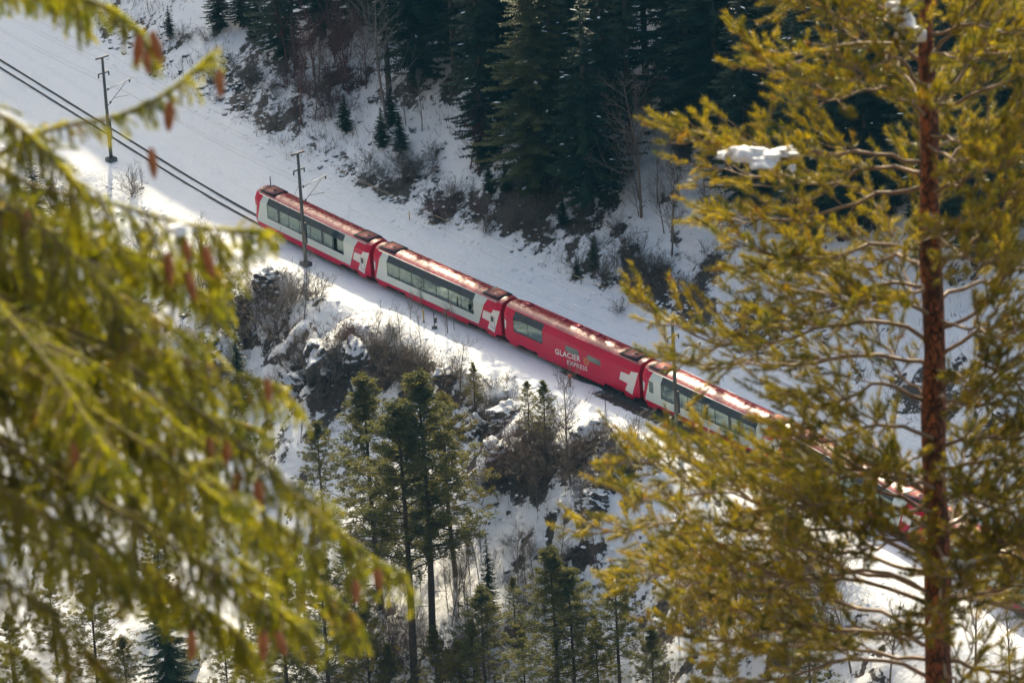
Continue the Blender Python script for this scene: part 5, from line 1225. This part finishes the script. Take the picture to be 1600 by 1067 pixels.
def cone_mesh():
    g = Geo(); k = 12; n = 16; V = []; T = []
    for i in range(n):
        f = i / (n - 1); r_ = 0.019 * (sin(pi * min(1, f * 0.86 + 0.12)) ** 0.7) * (1.12 if i % 2 else 0.88)
        for j in range(k): a = 2 * pi * (j + 0.5 * (i % 2)) / k; V.append((r_ * cos(a), r_ * sin(a), -0.125 * f))
    for i in range(n - 1):
        for j in range(k): a0 = i * k + j; a1 = i * k + (j + 1) % k; T += [(a0, a1, a1 + k), (a0, a1 + k, a0 + k)]
    g.add(V, T); return g.mesh('cone', M['cone'])
cm = cone_mesh()
CONES = [(218, 55, .0), (238, 50, .1), (228, 80, .2), (342, 110, .5), (236, 232, .1), (265, 160, .1), (262, 395, .1), (290, 375, .2), (292, 425, .1), (320, 385, .0), (326, 680, .3), (355, 690, .2), (417, 590, .3), (402, 750, .2),
 (590, 888, .7), (556, 905, .6), (433, 985, .3), (412, 985, .2), (372, 735, .1), (42, 330, .1), (60, 640, .2), (110, 690, .3), (280, 690, .1), (300, 985, .1)]
for u, v, dep in CONES:
    o = link('cone', cm, sroot); o.location = at(u, v, SD - dep - 0.45) - sb; o.rotation_euler = (rs.uniform(-.2, .2), rs.uniform(-.2, .2), rs.uniform(0, 6)); sc_ = rs.uniform(0.65, 0.95); o.scale = (sc_, sc_, sc_)
# --- clumps of snow lying on the boughs
def snow_clump(u, v, dist, size, label, seed, parts=3):
    r = np.random.RandomState(seed); V = []; 
    import bmesh
    bm = bmesh.new(); bmesh.ops.create_icosphere(bm, subdivisions=4, radius=1.0); X = np.array([q.co for q in bm.verts]); F = np.array([[q.index for q in f.verts] for f in bm.faces]); bm.free()
    n = fbm(X[:, 0] * 1.7 + seed * 3, X[:, 1] * 1.7 + X[:, 2] * 1.3, 1.0, 5); X = X * (1 + 0.95 * n)[:, None]; X[:, 2] = np.where(X[:, 2] < -0.1, -0.1 + 0.45 * (X[:, 2] + 0.1), X[:, 2])
    o = link('snow_clump', npmesh('snow_clump', X * np.asarray(size), F, M['snow'], smooth=True)); o.location = at(u, v, dist); tag(o, label, 'snow', 'snow clumps on the boughs')
snow_clump(1180, 246, PD - 0.55, (0.17, 0.14, 0.085), 'largest snow clump on the long left bough of the pine', 3)
snow_clump(1222, 238, PD - 0.5, (0.11, 0.08, 0.04), 'flat snow clump right of the largest one on the pine bough', 4)
snow_clump(1130, 243, PD - 0.5, (0.05, 0.05, 0.035), 'small snow clump left of the largest one on the pine bough', 5)
snow_clump(1238, 264, PD - 0.5, (0.03, 0.03, 0.03), 'tiny snow ball at the right of the snowy pine bough', 6)
snow_clump(1400, 20, PD - 0.6, (0.09, 0.09, 0.10), 'upper snow clump beside the top of the pine trunk', 7)
snow_clump(1422, 55, PD - 0.6, (0.10, 0.09, 0.11), 'lower snow clump beside the top of the pine trunk', 8)
snow_clump(1505, 886, PD - 0.7, (0.16, 0.12, 0.06), 'flat snow pad on the bough fork right of the pine trunk', 9)
snow_clump(280, 360, SD - 0.25, (0.045, 0.03, 0.022), 'snow pad on the upper blurred spruce limb', 10)
snow_clump(378, 786, SD - 0.4, (0.028, 0.02, 0.014), 'small snow pad on the long blurred spruce limb', 11)

# ------------------------------------------------------------------ the air of the valley
hm, hn, hl = material('haze'); hn.remove(hn['Principled BSDF'])
pv = hn.new('ShaderNodeVolumePrincipled'); pv.inputs['Color'].default_value = (0.12, 0.56, 1.0, 1); pv.inputs['Density'].default_value = 0.000036; pv.inputs['Anisotropy'].default_value = 0.2
hl.new(pv.outputs[0], hn['Material Output'].inputs['Volume'])
g = Geo(); g.box((0, 300, 145), (1150, 1950, 205)); tag(link('haze', g.mesh('haze', hm)), 'thin pale haze in the valley air', 'haze', kind='stuff')
